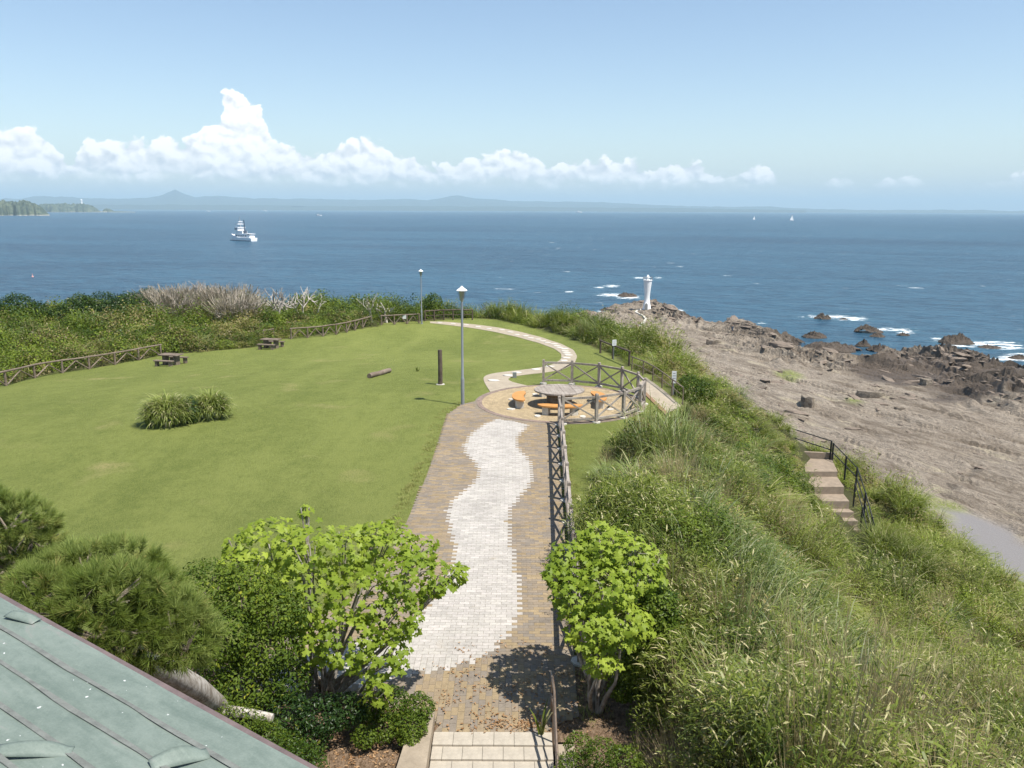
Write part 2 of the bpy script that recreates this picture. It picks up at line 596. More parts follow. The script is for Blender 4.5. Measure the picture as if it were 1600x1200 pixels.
def hit(fn, px, py, z0=0.0):
    """where the ray through a pixel meets the surface z = fn(x, y)"""
    z = z0
    for _ in range(40):
        p = at(px, py, z)
        z = 0.5 * z + 0.5 * float(fn(p[0], p[1]))
    return np.array([p[0], p[1], float(fn(p[0], p[1]))])


def on_lawn(px, py):
    return hit(lawn_z, px, py)


# edge of the mown plateau (lawn, paths, terrace)
EDGE_PX = [(0, 603), (60, 588), (130, 577), (200, 565), (250, 556), (300, 551), (360, 546), (410, 541), (437, 530), (500, 524), (590, 510), (600, 505), (655, 502),
           (740, 497), (780, 500), (830, 511), (880, 524), (930, 543), (965, 560), (985, 575), (1014, 589), (1050, 616), (1072, 640), (1055, 652), (1000, 667),
           (960, 690), (938, 720), (925, 760), (920, 800), (925, 850), (940, 900)]
EDGE = [on_lawn(*p)[:2] for p in EDGE_PX]
EDGE = [np.array([-75.0, 48.0]), np.array([-45.0, 48.5])] + EDGE + [np.array([2.2, 15.5]), np.array([1.95, 13.0]), np.array([1.55, 9.5]), np.array([1.6, -6.0]), np.array([-75.0, -6.0])]

# control points of the upper surface of the thicket: (px, py, height of its top); the ground lies below by the height of the plants
TOPS = [(960, 700, 0.9), (1000, 660, 0.7), (1085, 655, 0.6), (935, 790, 1.3), (960, 800, 1.7), (1010, 760, 1.7), (1060, 720, 1.2), (1100, 720, 1.1), (1150, 700, 0.2),
        (1200, 700, -1.2), (1235, 725, -3.0), (1100, 820, 1.5), (1150, 850, 0.8), (1250, 850, -1.6), (1310, 850, -4.4), (1350, 900, -5.2),
        (1040, 900, 2.0), (1100, 950, 1.9), (1200, 950, 0.8), (1300, 950, -1.2), (1400, 950, -3.8), (1500, 950, -6.0), (1600, 950, -7.4), (1700, 1000, -8),
        (1040, 1000, 1.9), (1100, 1050, 2.3), (1200, 1080, 2.3), (1300, 1100, 1.9), (1400, 1100, 0.7), (1500, 1100, -0.9), (1600, 1100, -2.8), (1750, 1150, -4.5),
        (1000, 1190, 1.3), (1200, 1200, 2.9), (1400, 1220, 2.6), (1600, 1220, 0.9), (1400, 830, -5.6), (1330, 700, -4.4), (1400, 750, -5.7),
        (1500, 830, -7.0), (1600, 885, -8.0), (1700, 960, -8.8), (1250, 650, -2.4), (1150, 590, 0.0), (1050, 540, -0.1), (950, 508, -0.6), (900, 490, -0.8),
        (1150, 650, 0.1), (1100, 610, 0.3), (1040, 572, 0.1)]
def veg_h(x, y):
    return 0.95 + 0 * x
CP = []
for px, py, z in TOPS:
    p = at(px, py, z)
    CP.append((p[0], p[1], z - 0.95))
for px, py, z in [(1275, 712, -4.5), (1290, 745, -4.9), (1320, 800, -5.6), (1355, 860, -6.4), (1370, 890, -6.9)]:       # the flight of steps
    p = at(px, py, z)
    CP.append((p[0], p[1], z - 0.15))
for i, p in enumerate(EDGE):
    CP.append((p[0], p[1], float(lawn_z(p[0], p[1]))))
CP += [(1.4, 12.4, 0), (1.6, 5, -0.1), (3, -3, 0.8), (8, -3, 1.0), (14, 0, -1), (22, 5, -5), (30, 10, -8), (-60, 60, -2.7), (-40, 62, -2.4), (-45, 72, -2.6), (-30, 82, -2.9),
       (-60, 80, -3), (-18, 88, -3.2), (-8, 85, -3.2), (0, 82, -3.0), (-4, 90, -4), (-70, 100, -5), (5, 80, -3.2)]
CP = np.array(CP)


def tps_fit(P):
    n = len(P)
    d = np.hypot(P[:, None, 0] - P[None, :, 0], P[:, None, 1] - P[None, :, 1])
    K = np.where(d > 0, d * d * np.log(d + 1e-9), 0) * 0.01 + np.eye(n) * 0.02
    A = np.zeros((n + 3, n + 3))
    Q = np.c_[np.ones(n), P[:, :2]]
    A[:n, :n], A[:n, n:], A[n:, :n] = K, Q, Q.T
    return np.linalg.solve(A, np.r_[P[:, 2], 0, 0, 0])


TPW = tps_fit(CP)


def tps(x, y):
    x, y = np.asarray(x, float), np.asarray(y, float)
    s = TPW[-3] + TPW[-2] * x + TPW[-1] * y
    for (cx, cy, _), wt_ in zip(CP, TPW[:-3]):
        d2 = (x - cx) ** 2 + (y - cy) ** 2
        s = s + wt_ * 0.005 * d2 * np.log(d2 + 1e-9)
    return s


# brink: where the slope breaks off towards the shore
BR = [at(*q)[:2] for q in [(1700, 960, -8.8), (1600, 885, -8.0), (1500, 830, -7.0), (1400, 750, -5.7), (1330, 700, -4.4), (1250, 650, -2.4), (1150, 590, 0.0), (1050, 540, -0.1), (950, 508, -0.6)]]
BRINK = [np.array([30.0, -20.0]), np.array([30.0, 18.0])] + BR + [np.array([4.5, 80.0]), np.array([-3, 86.0]), np.array([-14, 90.0]), np.array([-30, 88.0]), np.array([-46, 78.0]), np.array([-62, 74.0]), np.array([-100, 80.0]), np.array([-100, -20.0])]


def ground_z(x, y):
    x, y = np.asarray(x, float), np.asarray(y, float)
    inside = sdist(x, y, EDGE)
    wgt = smooth(-1.3, -0.05, inside)
    t = np.clip(tps(x, y), -14, 3.4)
    rough = (fbm(x * 0.45, y * 0.45, 3, 5) - 0.5) * 0.8 + (fbm(x * 0.24 + 3, y * 0.24, 2, 15) - 0.5) * 1.0
    z = lawn_z(x, y) * wgt + (t + rough) * (1 - wgt)
    out = -sdist(x, y, BRINK)
    z = z - smooth(-0.5, 9.0, out) * 15 - np.clip(out - 3, 0, 30) * 0.35
    return np.maximum(z, -26)


def gz(x, y):
    return float(ground_z(np.array([x]), np.array([y]))[0])


def on_ground(px, py, z0=0.0):
    """first meeting of the pixel's ray with the ground"""
    d = ray(px, py)
    t = np.linspace(3, 140, 1400)
    X, Y, Z = d[0] * t, d[1] * t, CAM_H + d[2] * t
    g = ground_z(X, Y)
    k = np.argmax(Z < g)
    return np.array([X[k], Y[k], g[k]])


gx = np.arange(-92, 44.01, 0.5)
gy = np.arange(-12, 110.01, 0.5)
GX, GY = np.meshgrid(gx, gy)
GZ = ground_z(GX, GY)
nx, ny = len(gx), len(gy)
idx = np.arange(nx * ny).reshape(ny, nx)
quads = np.stack([idx[:-1, :-1], idx[:-1, 1:], idx[1:, 1:], idx[1:, :-1]], -1).reshape(-1, 4)
# opening in the ground for the steps that lead down towards the camera
STAIR_X0, STAIR_X1, STAIR_TOP = -1.5, 1.0, 11.5
qc = np.stack([GX[:-1, :-1] + 0.25, GY[:-1, :-1] + 0.25], -1).reshape(-1, 2)
keep = ~((qc[:, 0] > STAIR_X0) & (qc[:, 0] < STAIR_X1) & (qc[:, 1] < STAIR_TOP) & (qc[:, 1] > 7.0))
quads = quads[keep]
PL = sdist(GX, GY, EDGE)
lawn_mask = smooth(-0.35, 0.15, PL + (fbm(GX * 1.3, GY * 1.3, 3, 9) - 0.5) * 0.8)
# bare earth: under the trees beside the steps and along the edge of the paving
dirt = smooth(2.2, 1.0, np.hypot((GX + 2.6) / 1.5, (GY - 11.6))) + smooth(2.0, 0.8, np.hypot(GX - 2.0, (GY - 12.3) / 1.4))
dirt = np.maximum(dirt, smooth(15.5, 13.5, GY + 0.1 * (GX + 4)) * smooth(-14, -9, GX) * lawn_mask * 0.8)
cliff = smooth(1.5, 7.0, -sdist(GX, GY, BRINK))

SCALE3 = (1, 1, 1)


def lawn_fn(t, out):
    P = t.n('ShaderNodeNewGeometry').outputs['Position']
    lm, dm, cm_ = t.attr('lawn'), t.attr('dirt'), t.attr('cliff')
    n1 = t.noise(t.mapping(P, scale=(1, 0.30, 1), rot=(0, 0, 0.9)), 0.22, 5, 0.65, 0.5)
    n2 = t.noise(P, 1.1, 5, 0.7)
    n3 = t.noise(t.mapping(P, scale=(1, 0.55, 1)), 14, 4, 0.7)
    n4 = t.noise(t.mapping(P, scale=(1, 0.5, 1)), 70, 2, 0.7)
    n5 = t.noise(t.mapping(P, scale=(1, 0.5, 1), rot=(0, 0, 0.3)), 4.5, 4, 0.75)
    f = t.m('ADD', t.m('MULTIPLY', n1, 0.36), t.m('ADD', t.m('MULTIPLY', n2, 0.20), t.m('ADD', t.m('MULTIPLY', n3, 0.24), t.m('MULTIPLY', n5, 0.20))))
    g = t.mix(t.mr(f, 0.405, 0.595), (0.095, 0.125, 0.028), (0.195, 0.222, 0.060))
    g = t.mix(t.mr(n4, 0.40, 0.62, 0.0, 0.6), g, (0.235, 0.26, 0.07))
    spots = t.noise(P, 0.33, 3, 0.5, 0.3)
    g = t.mix(t.m('MULTIPLY', t.mr(spots, 0.60, 0.78), t.mr(n3, 0.3, 0.6)), g, (0.30, 0.27, 0.11))
    e = t.mix(t.mr(n3, 0.35, 0.65), (0.13, 0.085, 0.05), (0.30, 0.21, 0.14))
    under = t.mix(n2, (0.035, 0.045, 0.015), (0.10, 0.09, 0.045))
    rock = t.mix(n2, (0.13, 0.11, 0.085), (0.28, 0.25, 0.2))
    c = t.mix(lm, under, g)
    c = t.mix(t.mr(t.m('ADD', dm, t.m('MULTIPLY', t.m('SUBTRACT', n3, 0.5), 0.9)), 0.35, 0.65), c, e)
    c = t.mix(cm_, c, rock)
    h = t.m('ADD', t.m('MULTIPLY', n3, 0.5), t.m('MULTIPLY', n4, 0.5))
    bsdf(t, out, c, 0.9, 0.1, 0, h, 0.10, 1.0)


M_GROUND = material('ground', lawn_fn)
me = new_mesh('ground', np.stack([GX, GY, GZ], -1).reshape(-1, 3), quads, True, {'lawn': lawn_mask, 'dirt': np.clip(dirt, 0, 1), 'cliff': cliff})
ground = tag(link('ground', me, M_GROUND), kind='structure')

# ------------------------------------------------------------------ the rock shelf below
def P2(px, py, z=-21.0):
    return at(px, py, z)[:2]


SHORE_PX = [(900, 492), (935, 486), (955, 478), (985, 474), (1015, 474), (1045, 480), (1075, 493), (1100, 500), (1120, 507), (1150, 503), (1180, 509), (1205, 520), (1228, 532), (1262, 548), (1300, 556), (1340, 560),
            (1365, 556), (1400, 553), (1440, 560), (1450, 545), (1490, 552), (1530, 558), (1570, 580), (1600, 592), (1700, 640), (1900, 700)]
SHORE = [P2(*p) for p in SHORE_PX]
SHELF = SHORE + [np.array([150.0, 60.0]), np.array([150.0, -30.0]), np.array([22.0, -30.0]), np.array([18.0, 30.0]), np.array([6.0, 45.0]), np.array([-6.0, 75.0]), np.array([-30.0, 110.0]), np.array([-10.0, 130.0]), np.array([22.0, 170.0])]
STRK = np.array([16.0, -39.0]) / np.hypot(16, 39)        # strike of the beds
NRM = np.array([-STRK[1], STRK[0]])


def shelf_z(x, y):
    u0 = x * NRM[0] + y * NRM[1]
    v = x * STRK[0] + y * STRK[1]
    warp = (fbm(x * 0.035, y * 0.035, 3, 21) - 0.5)
    u = u0 + warp * 22
    s = sdist(x, y, SHELF) + (fbm(x * 0.11, y * 0.11, 4, 3) - 0.5) * 7 + (fbm(x * 0.5, y * 0.5, 3, 8) - 0.5) * 1.6
    near = 0.75 * smooth(24, 3, s) * (0.35 + 0.65 * smooth(30, 75, x + 0.0 * y + 0.25 * (y - 100)))
    near = np.maximum(near, 0.35 * smooth(160, 200, y) * smooth(30, 6, s))
    z = np.full(np.shape(x), -21.0) + (fbm(x * 0.018, y * 0.018, 3, 33) - 0.5) * 0.9
    ck = P2(1545, 590)
    near = near * (1 + 0.45 * smooth(34, 10, np.hypot(x - ck[0], y - ck[1])))
    # ledges of tilted beds: a sharp scarp and a long back slope
    for period, amp, sd in ((7.5, 0.70, 1), (2.9, 0.40, 2), (1.15, 0.15, 3)):
        ph = (u + (fbm(v * 0.06, u * 0.22, 3, 40 + sd) - 0.5) * period * 1.6) / period
        fr = ph - np.floor(ph)
        saw = np.where(fr < 0.86, fr / 0.86, (1 - fr) / 0.14)
        mod = smooth(0.38, 0.66, fbm(v * 0.045 + sd * 9, u * 0.09, 3, 50 + sd))
        z = z + saw * amp * (0.25 + 1.0 * mod) * (0.75 + 1.2 * near)
    z = z + (fbm(u * 0.5, v * 0.22, 5, 60, 0.65) - 0.5) * (0.35 + 2.0 * near)
    rid = 1 - np.abs(2 * fbm(u * 0.42, v * 0.13, 4, 70) - 1)
    z = z + (rid ** 2.5 - 0.40) * (2.3 * near)
    gully = smooth(0.10, 0.0, np.abs(fbm(u * 0.10, v * 0.035, 3, 77) - 0.5) * 2)
    z = z - gully * (0.35 + 0.5 * near)
    # boulder-like step in the middle of the shelf and the knoll that carries the light tower
    k = P2(1011, 481, -19)
    z = z + 0.9 * smooth(12, 4, np.hypot(x - k[0], (y - k[1]) * 0.8)) + 0.0 * smooth(40, 14, np.hypot(x - k[0] - 6, (y - k[1] + 16) * 0.7))
    z = np.where(s > 0, z - 1.3 * smooth(5, 0, s), z - 1.3 + s * 0.55)
    # smooth grey apron at the foot of the slope
    ap = in_apron(x, y)
    z = z * (1 - ap) + (-21.1) * ap
    return np.maximum(z, -26.0)


APRON = [P2(*p) for p in [(1462, 790), (1530, 800), (1560, 812), (1620, 850), (1800, 960), (1900, 1100), (1500, 1100), (1480, 830)]]
def in_apron(x, y):
    return smooth(-1.2, 1.5, sdist(x, y, APRON) + (fbm(x * 0.3, y * 0.3, 3, 12) - 0.5) * 3)


def rock_fn(t, out):
    P = t.n('ShaderNodeNewGeometry').outputs['Position']
    ang = math.atan2(STRK[1], STRK[0])
    S = t.mapping(P, rot=(0, 0, -ang), scale=(1, 1, 1))
    S1 = t.mapping(S, scale=(0.22, 1.0, 1.0))
    n1 = t.noise(S1, 0.22, 5, 0.6, 0.8)
    n2 = t.noise(S1, 1.3, 6, 0.7, 0.6)
    n3 = t.noise(P, 5.5, 5, 0.7)
    f = t.m('ADD', t.m('MULTIPLY', n1, 0.45), t.m('ADD', t.m('MULTIPLY', n2, 0.35), t.m('MULTIPLY', n3, 0.2)))
    c = t.mix(t.mr(f, 0.38, 0.60), (0.15, 0.118, 0.085), (0.375, 0.32, 0.25))
    c = t.mix(t.mr(t.noise(S1, 0.5, 3, 0.5), 0.60, 0.70, 0, 0.6), c, (0.46, 0.40, 0.28))
    crack = t.noise(t.mapping(S, scale=(0.10, 1.0, 1.0)), 2.4, 6, 0.75, 1.6)
    cr = t.mr(t.m('ABSOLUTE', t.m('SUBTRACT', crack, 0.5)), 0.0, 0.035, 1.0, 0.0)
    gate = t.mr(n1, 0.40, 0.56, 0.25, 1.0)
    c = t.mix(t.m('MULTIPLY', cr, gate), c, (0.07, 0.055, 0.045))
    wet = t.attr('wet')
    wet2 = t.mr(t.m('ADD', wet, t.m('MULTIPLY', t.m('SUBTRACT', n2, 0.5), 1.3)), 0.35, 0.8)
    c = t.mix(wet2, c, t.mix(n3, (0.055, 0.042, 0.032), (0.14, 0.108, 0.078)))
    alg = t.m('MULTIPLY', t.attr('algae'), t.mr(n3, 0.35, 0.6))
    c = t.mix(alg, c, (0.20, 0.24, 0.05))
    ap = t.attr('apron')
    c = t.mix(ap, c, t.mix(n3, (0.155, 0.145, 0.14), (0.21, 0.20, 0.195)))
    wo_ = t.m('MULTIPLY', t.m('ADD', n3, n2), t.m('SUBTRACT', 1.0, t.m('MULTIPLY', ap, 0.85)))
    bsdf(t, out, c, t.mr(wet2, 0, 1, 0.9, 0.55), 0.25, 0, wo_, 0.28, 1.0)


M_ROCK = material('shore_rock', rock_fn)


def shelf_grid(name, xr, yr, step, z_hole=None):
    sx = np.arange(xr[0], xr[1] + 1e-6, step)
    sy = np.arange(yr[0], yr[1] + 1e-6, step)
    X, Y = np.meshgrid(sx, sy)
    jx = (fbm(X * 1.7, Y * 1.7, 2, 90) - 0.5) * step * 0.9
    jy = (fbm(X * 1.7, Y * 1.7, 2, 95) - 0.5) * step * 0.9
    X, Y = X + jx, Y + jy
    Z = shelf_z(X, Y)
    n_x, n_y = len(sx), len(sy)
    I = np.arange(n_x * n_y).reshape(n_y, n_x)
    q = np.stack([I[:-1, :-1], I[:-1, 1:], I[1:, 1:], I[1:, :-1]], -1).reshape(-1, 4)
    zz = Z.reshape(-1)[q].max(1)
    XY = np.stack([X, Y, Z], -1).reshape(-1, 3)
    pr = project(XY)
    vis = (pr[:, 0] > -150) & (pr[:, 0] < 1850) & (pr[:, 2] > 0)
    hidden = -sdist(X, Y, BRINK).reshape(-1) < -4
    k = (zz > SEA - 0.9) & ~hidden[q].all(1) & vis[q].any(1)
    q = q[k]
    used = np.unique(q)
    remap = np.zeros(n_x * n_y, int)
    remap[used] = np.arange(len(used))
    s = sdist(X, Y, SHELF)
    wet = smooth(24, 2, s + (fbm(X * 0.08, Y * 0.08, 3, 3) - 0.5) * 22) * (0.6 + 0.4 * smooth(-20.6, -21.6, Z)) * (0.45 + 0.55 * smooth(40, 90, X + 0.25 * (Y - 100)))
    ck = P2(1545, 590)
    wet = np.maximum(wet, 0.95 * smooth(36, 14, np.hypot(X - ck[0], Y - ck[1]) + (fbm(X * 0.12, Y * 0.12, 3, 3) - 0.5) * 18))
    low = smooth(-21.0, -21.6, Z)
    wet = np.maximum(wet, smooth(-21.35, -21.75, Z))
    al = np.zeros_like(X)
    for px, py, rr in ((1235, 588, 1.8), (1335, 632, 1.0), (1480, 795, 1.6)):
        c_ = P2(px, py)
        al = np.maximum(al, smooth(rr * 1.6, rr * 0.5, np.hypot((X - c_[0]), (Y - c_[1]) * 0.45) + (fbm(X * 0.6, Y * 0.6, 3, 4) - 0.5) * rr))
    att = {'wet': wet, 'algae': al, 'apron': in_apron(X, Y)}
    att = {k_: v_.reshape(-1)[used] for k_, v_ in att.items()}
    return new_mesh(name, XY[used], remap[q], False, att)


rock = link('rock_shelf', shelf_grid('rock_shelf', (14, 122), (28, 200), 0.42), M_ROCK)
tag(rock, kind='structure')
rock2 = link('rock_shelf', shelf_grid('rock_shelf', (-12, 75), (200.0, 290), 0.7), M_ROCK)
tag(rock2, kind='structure')


# offshore rocks, each one a thing of its own
def sea_rock(px, py, wpx, hpx, label, seed, slab=False):
    """a jagged rock seen wpx wide and hpx high, its waterline at py"""
    c = at(px, py, SEA)
    scale = project(np.array([[c[0], c[1], SEA]]))[0][2] / F_PX
    a, h = wpx * scale * 0.5, hpx * scale * 0.85
    n, rr = 60, 20
    V, F = [], []
    rs = np.random.default_rng(seed)
    tilt = rs.uniform(-0.5, 0.5)
    off = seed * 13.7
    for i in range(rr + 1):
        q = i / rr
        for k in range(n):
            th = 2 * math.pi * k / n
            rad = a * (1.02 - q) * (0.75 + 0.5 * vnoise(np.array([math.cos(th) * 1.4 + off]), np.array([math.sin(th) * 1.4 + q]), 4)[0])
            x, y = rad * math.cos(th), rad * 0.8 * math.sin(th)
            V.append((x, y))
    V = np.array(V)
    r = np.hypot(V[:, 0], V[:, 1] / 0.8) / a
    base = h * (1 - r) ** 0.55
    u = (V[:, 0] * 0.8 + V[:, 1] * 0.5)
    rid = 1 - np.abs(2 * fbm(u * 2.2 / a + off, V[:, 1] * 0.8 / a, 4, seed) - 1)
    z = base * (0.15 + 0.85 * rid ** 1.6) + (fbm(V[:, 0] * 6 / a + off, V[:, 1] * 6 / a, 4, seed + 5, 0.65) - 0.5) * h * 1.1 * np.clip(1.2 - r, 0, 1) - 0.12
    z = np.where(r > 0.97, -0.6, z)
    z = z + tilt * V[:, 0] / a * h * 0.35 * (1 - r)
    F = [((i * n + k), (i * n + (k + 1) % n), ((i + 1) * n + (k + 1) % n), ((i + 1) * n + k)) for i in range(rr) for k in range(n)]
    F = [(a_, b_, c_, d_) for a_, b_, c_, d_ in F]
    VV = np.c_[V, np.maximum(z, -0.7)]
    me = new_mesh('sea_rock', VV, np.array(F), False, {'wet': np.clip(1.25 - z / max(h, .1) * 0.35, 0.75, 1), 'algae': 0 * z, 'apron': 0 * z})
    o = link('sea_rock', me, M_ROCK, None, (c[0], c[1], SEA))
    tag(o, label, 'rock', 'rocks standing in the sea off the shelf')
    return c, a


ROCKS = [
    (980, 463, 34, 8, 'low dark rock ringed by surf just left of the white light tower', 2),
    (1012, 474, 14, 7, 'dark rock peak rising right behind the foot of the light tower', 3),
    (946, 485, 20, 7, 'small dark rock at the left tip of the rock shelf below the grass', 4),
    (1285, 498, 28, 11, 'dark brown sea rock farthest out, surf running off its right side', 5),
    (1318, 499, 14, 4, 'tiny flat rock awash in the surf beside the farthest rock', 6),
    (1357, 519, 46, 16, 'rounded brown sea rock in the middle of the bay of rocks', 7),
    (1371, 526, 26, 8, 'low rock leaning against the right foot of the rounded middle rock', 8),
    (1411, 524, 22, 7, 'small dark rock at the end of a white streak of surf', 9),
    (1272, 527, 42, 12, 'long dark rock lying just off the shelf on a calm channel', 10),
    (1300, 546, 92, 18, 'large flat brown reef bordering the calm pool by the shelf', 11),
    (1348, 541, 26, 14, 'pointed black rock with a beak tilted to the left', 12),
    (1372, 548, 40, 14, 'black rock hump beside the pointed beak rock', 13),
    (1494, 536, 56, 19, 'big angular dark rock with surf breaking on both sides', 14),
    (1546, 543, 38, 6, 'low black rock awash in the widest patch of surf', 15),
    (1470, 556, 50, 26, 'tall craggy dark rock at the seaward corner of the shelf', 16),
    (1592, 560, 34, 9, 'dark rock in the surf at the right edge of the view', 17),
    (1434, 550, 13, 5, 'small lone black rock just left of the tall craggy rock', 18),
]
ROCK_POS = [sea_rock(px, py, w_, h_, lab, sd) for px, py, w_, h_, lab, sd in ROCKS]

# ------------------------------------------------------------------ the sea
FOAM = [(980, 464, 26, 3.2), (960, 461, 34, 2.6), (955, 447, 14, 2.2), (938, 449, 9, 1.6), (1047, 478, 9, 2.2), (1060, 485, 11, 3.0), (1120, 507, 8, 2), (1295, 495, 40, 3.4), (1330, 498, 30, 3.2),
        (1390, 515, 40, 2.6), (1416, 519, 14, 3.4), (1468, 531, 14, 4), (1540, 538, 56, 5.0), (1570, 544, 30, 3), (1580, 560, 40, 4), (1600, 555, 30, 5), (1500, 540, 20, 3),
        (890, 456, 10, 1.4), (1000, 434, 13, 1.2), (1028, 434, 7, 1.2), (1444, 545, 6, 2.5), (1610, 575, 26, 5), (935, 487, 7, 1.5), (1190, 505, 8, 1.6)]
def water_fn(t, out):
    P = t.n('ShaderNodeNewGeometry').outputs['Position']
    W = t.mapping(P, rot=(0, 0, 0.35))
    swell = t.noise(t.mapping(W, scale=(0.5, 1.0, 1)), 0.055, 3, 0.5)
    wv = t.noise(t.mapping(W, scale=(0.45, 1.0, 1)), 0.30, 4, 0.6, 0.4)
    rp = t.noise(t.mapping(W, scale=(0.6, 1.0, 1)), 1.3, 5, 0.65, 0.3)
    wind = t.noise(t.mapping(W, scale=(0.35, 1.0, 1)), 0.006, 4, 0.6, 0.8)
    h = t.m('ADD', t.m('MULTIPLY', swell, 1.3), t.m('ADD', t.m('MULTIPLY', wv, 1.0), t.m('MULTIPLY', rp, 0.34)))
    tone = t.m('ADD', t.m('MULTIPLY', wv, 0.45), t.m('ADD', t.m('MULTIPLY', rp, 0.25), t.m('MULTIPLY', wind, 0.30)))
    c = t.mix(t.mr(tone, 0.40, 0.60), (0.005, 0.030, 0.060), (0.028, 0.090, 0.140))
    fo = t.attr('foam')
    fz = t.noise(t.mapping(P, scale=(0.45, 1.0, 1)), 0.55, 6, 0.75, 0.8)
    shore_foam = t.mr(t.m('ADD', fo, t.m('MULTIPLY', t.m('SUBTRACT', fz, 0.5), 3.2)), 0.62, 0.85)
    # scattered whitecaps
    capn = t.noise(t.mapping(W, scale=(0.30, 1.0, 1)), 0.22, 5, 0.55, 0.2)
    gust = t.noise(P, 0.012, 3, 0.5)
    cap = t.m('MULTIPLY', t.mr(t.m('ADD', capn, t.m('MULTIPLY', t.m('SUBTRACT', gust, 0.5), 0.16)), 0.70, 0.735), t.attr('windy'))
    fo_all = t.m('MAXIMUM', shore_foam, cap)
    c = t.mix(t.m('MULTIPLY', fo, 0.35), c, (0.05, 0.16, 0.19))
    c = t.mix(fo_all, c, (0.75, 0.78, 0.78))
    b = bsdf(t, out, c, t.mr(fo_all, 0, 1, 0.30, 0.9), 0.5, 0, h, 1.6, 1.0)
    b.inputs['IOR'].default_value = 1.33


M_WATER = material('sea_water', water_fn)
# one sheet: fine near the rocks, coarse out to the horizon
def axis_steps(a, b, step, far):
    core = list(np.arange(a, b + 0.01, step))
    lo, hi, s = [], [], step
    p, q = a, b
    while p > -far or q < far:
        s *= 1.5
        p, q = max(p - s, -far), min(q + s, far)
        if lo == [] or lo[-1] > -far:
            lo.append(p)
        if hi == [] or hi[-1] < far:
            hi.append(q)
    return np.array(lo[::-1] + core + hi)


wx = axis_steps(0, 190, 1.25, 42000)
wy = axis_steps(90, 400, 1.25, 42000)
WX, WY = np.meshgrid(wx, wy)
foam = np.zeros_like(WX)
pr = project(np.stack([WX, WY, np.full_like(WX, SEA)], -1).reshape(-1, 3))
PXX, PYY, DD = pr[:, 0].reshape(WX.shape), pr[:, 1].reshape(WX.shape), pr[:, 2].reshape(WX.shape)
for fx, fy, a_, b_ in FOAM:
    c_ = at(fx, fy, SEA)
    sc_ = DD.flat[0] * 0 + np.linalg.norm(c_ - np.array([0, 0, CAM_H])) / F_PX
    dpy = abs(at(fx, fy + 1, SEA)[1] - c_[1])
    e = np.hypot((WX - c_[0] - (WY - c_[1]) * c_[0] / c_[1]) / (a_ * sc_), (WY - c_[1]) / (b_ * dpy * 1.2))
    foam = np.maximum(foam, 0.78 * smooth(1.6, 0.3, e))
sd = sdist(WX, WY, SHELF)
foam = np.maximum(foam, 0.42 * smooth(-4, -0.5, sd) * smooth(0.5, 0.7, fbm(WX * 0.06, WY * 0.06, 3, 14)))
windy = smooth(-80, 40, WX) * smooth(120, 160, WY) * smooth(2500, 900, WY) + 0.25
I = np.arange(WX.size).reshape(WX.shape)
q = np.stack([I[:-1, :-1], I[:-1, 1:], I[1:, 1:], I[1:, :-1]], -1).reshape(-1, 4)
me = new_mesh('sea', np.stack([WX, WY, np.full_like(WX, SEA)], -1).reshape(-1, 3), q, True, {'foam': foam, 'windy': windy})
sea = tag(link('sea', me, M_WATER), kind='structure')

# ------------------------------------------------------------------ far coast and hills
def ridge(name, prof, dist, depth, mat, seed, rough=1.0, base_px=None):
    """a range of hills with the skyline prof = [(px, height in px above the horizon)] at a distance"""
    prof = np.array(prof, float)
    xs = np.arange(prof[0, 0], prof[-1, 0], 3.0)
    hs = np.interp(xs, prof[:, 0], prof[:, 1])
    hs = hs + (fbm(xs * 0.045, xs * 0 + seed, 5, seed, 0.6) - 0.5) * 4.2 * rough
    azs = np.arctan((xs - 800) / F_PX * math.cos(PITCH))
    rows = 9
    V = []
    for r_ in range(rows):
        q_ = r_ / (rows - 1)
        if q_ <= 0.6:
            s_ = q_ / 0.6
            hh = s_ ** 0.7
        else:
            s_ = 1
            hh = 1 - ((q_ - 0.6) / 0.4) ** 1.5
        d_ = dist + depth * q_
        wob_ = 1 + (fbm(xs * 0.03, xs * 0 + r_ * 0.8, 4, seed + 9) - 0.5) * 0.5 * (1 if 0 < q_ < 0.6 else 0)
        dd = d_ * wob_ ** 0.05
        top_ = CAM_H + (dist + depth * 0.6) * hs / 1345.0
        z_ = SEA - 3 + (top_ - SEA + 3) * hh * (wob_ if q_ < 0.55 else 1)
        V.append(np.stack([np.sin(azs) * dd, np.cos(azs) * dd, z_], -1))
    V = np.array(V).reshape(-1, 3)
    n_ = len(xs)
    I_ = np.arange(rows * n_).reshape(rows, n_)
    q_ = np.stack([I_[:-1, :-1], I_[:-1, 1:], I_[1:, 1:], I_[1:, :-1]], -1).reshape(-1, 4)
    return tag(link(name, new_mesh(name, V, q_, True), mat), kind='structure')


def hill_fn(t, out):
    P = t.n('ShaderNodeNewGeometry').outputs['Position']
    n = t.noise(P, 0.004, 6, 0.7)
    bsdf(t, out, t.mix(n, (0.03, 0.045, 0.04), (0.08, 0.10, 0.075)), 0.95, 0.05)


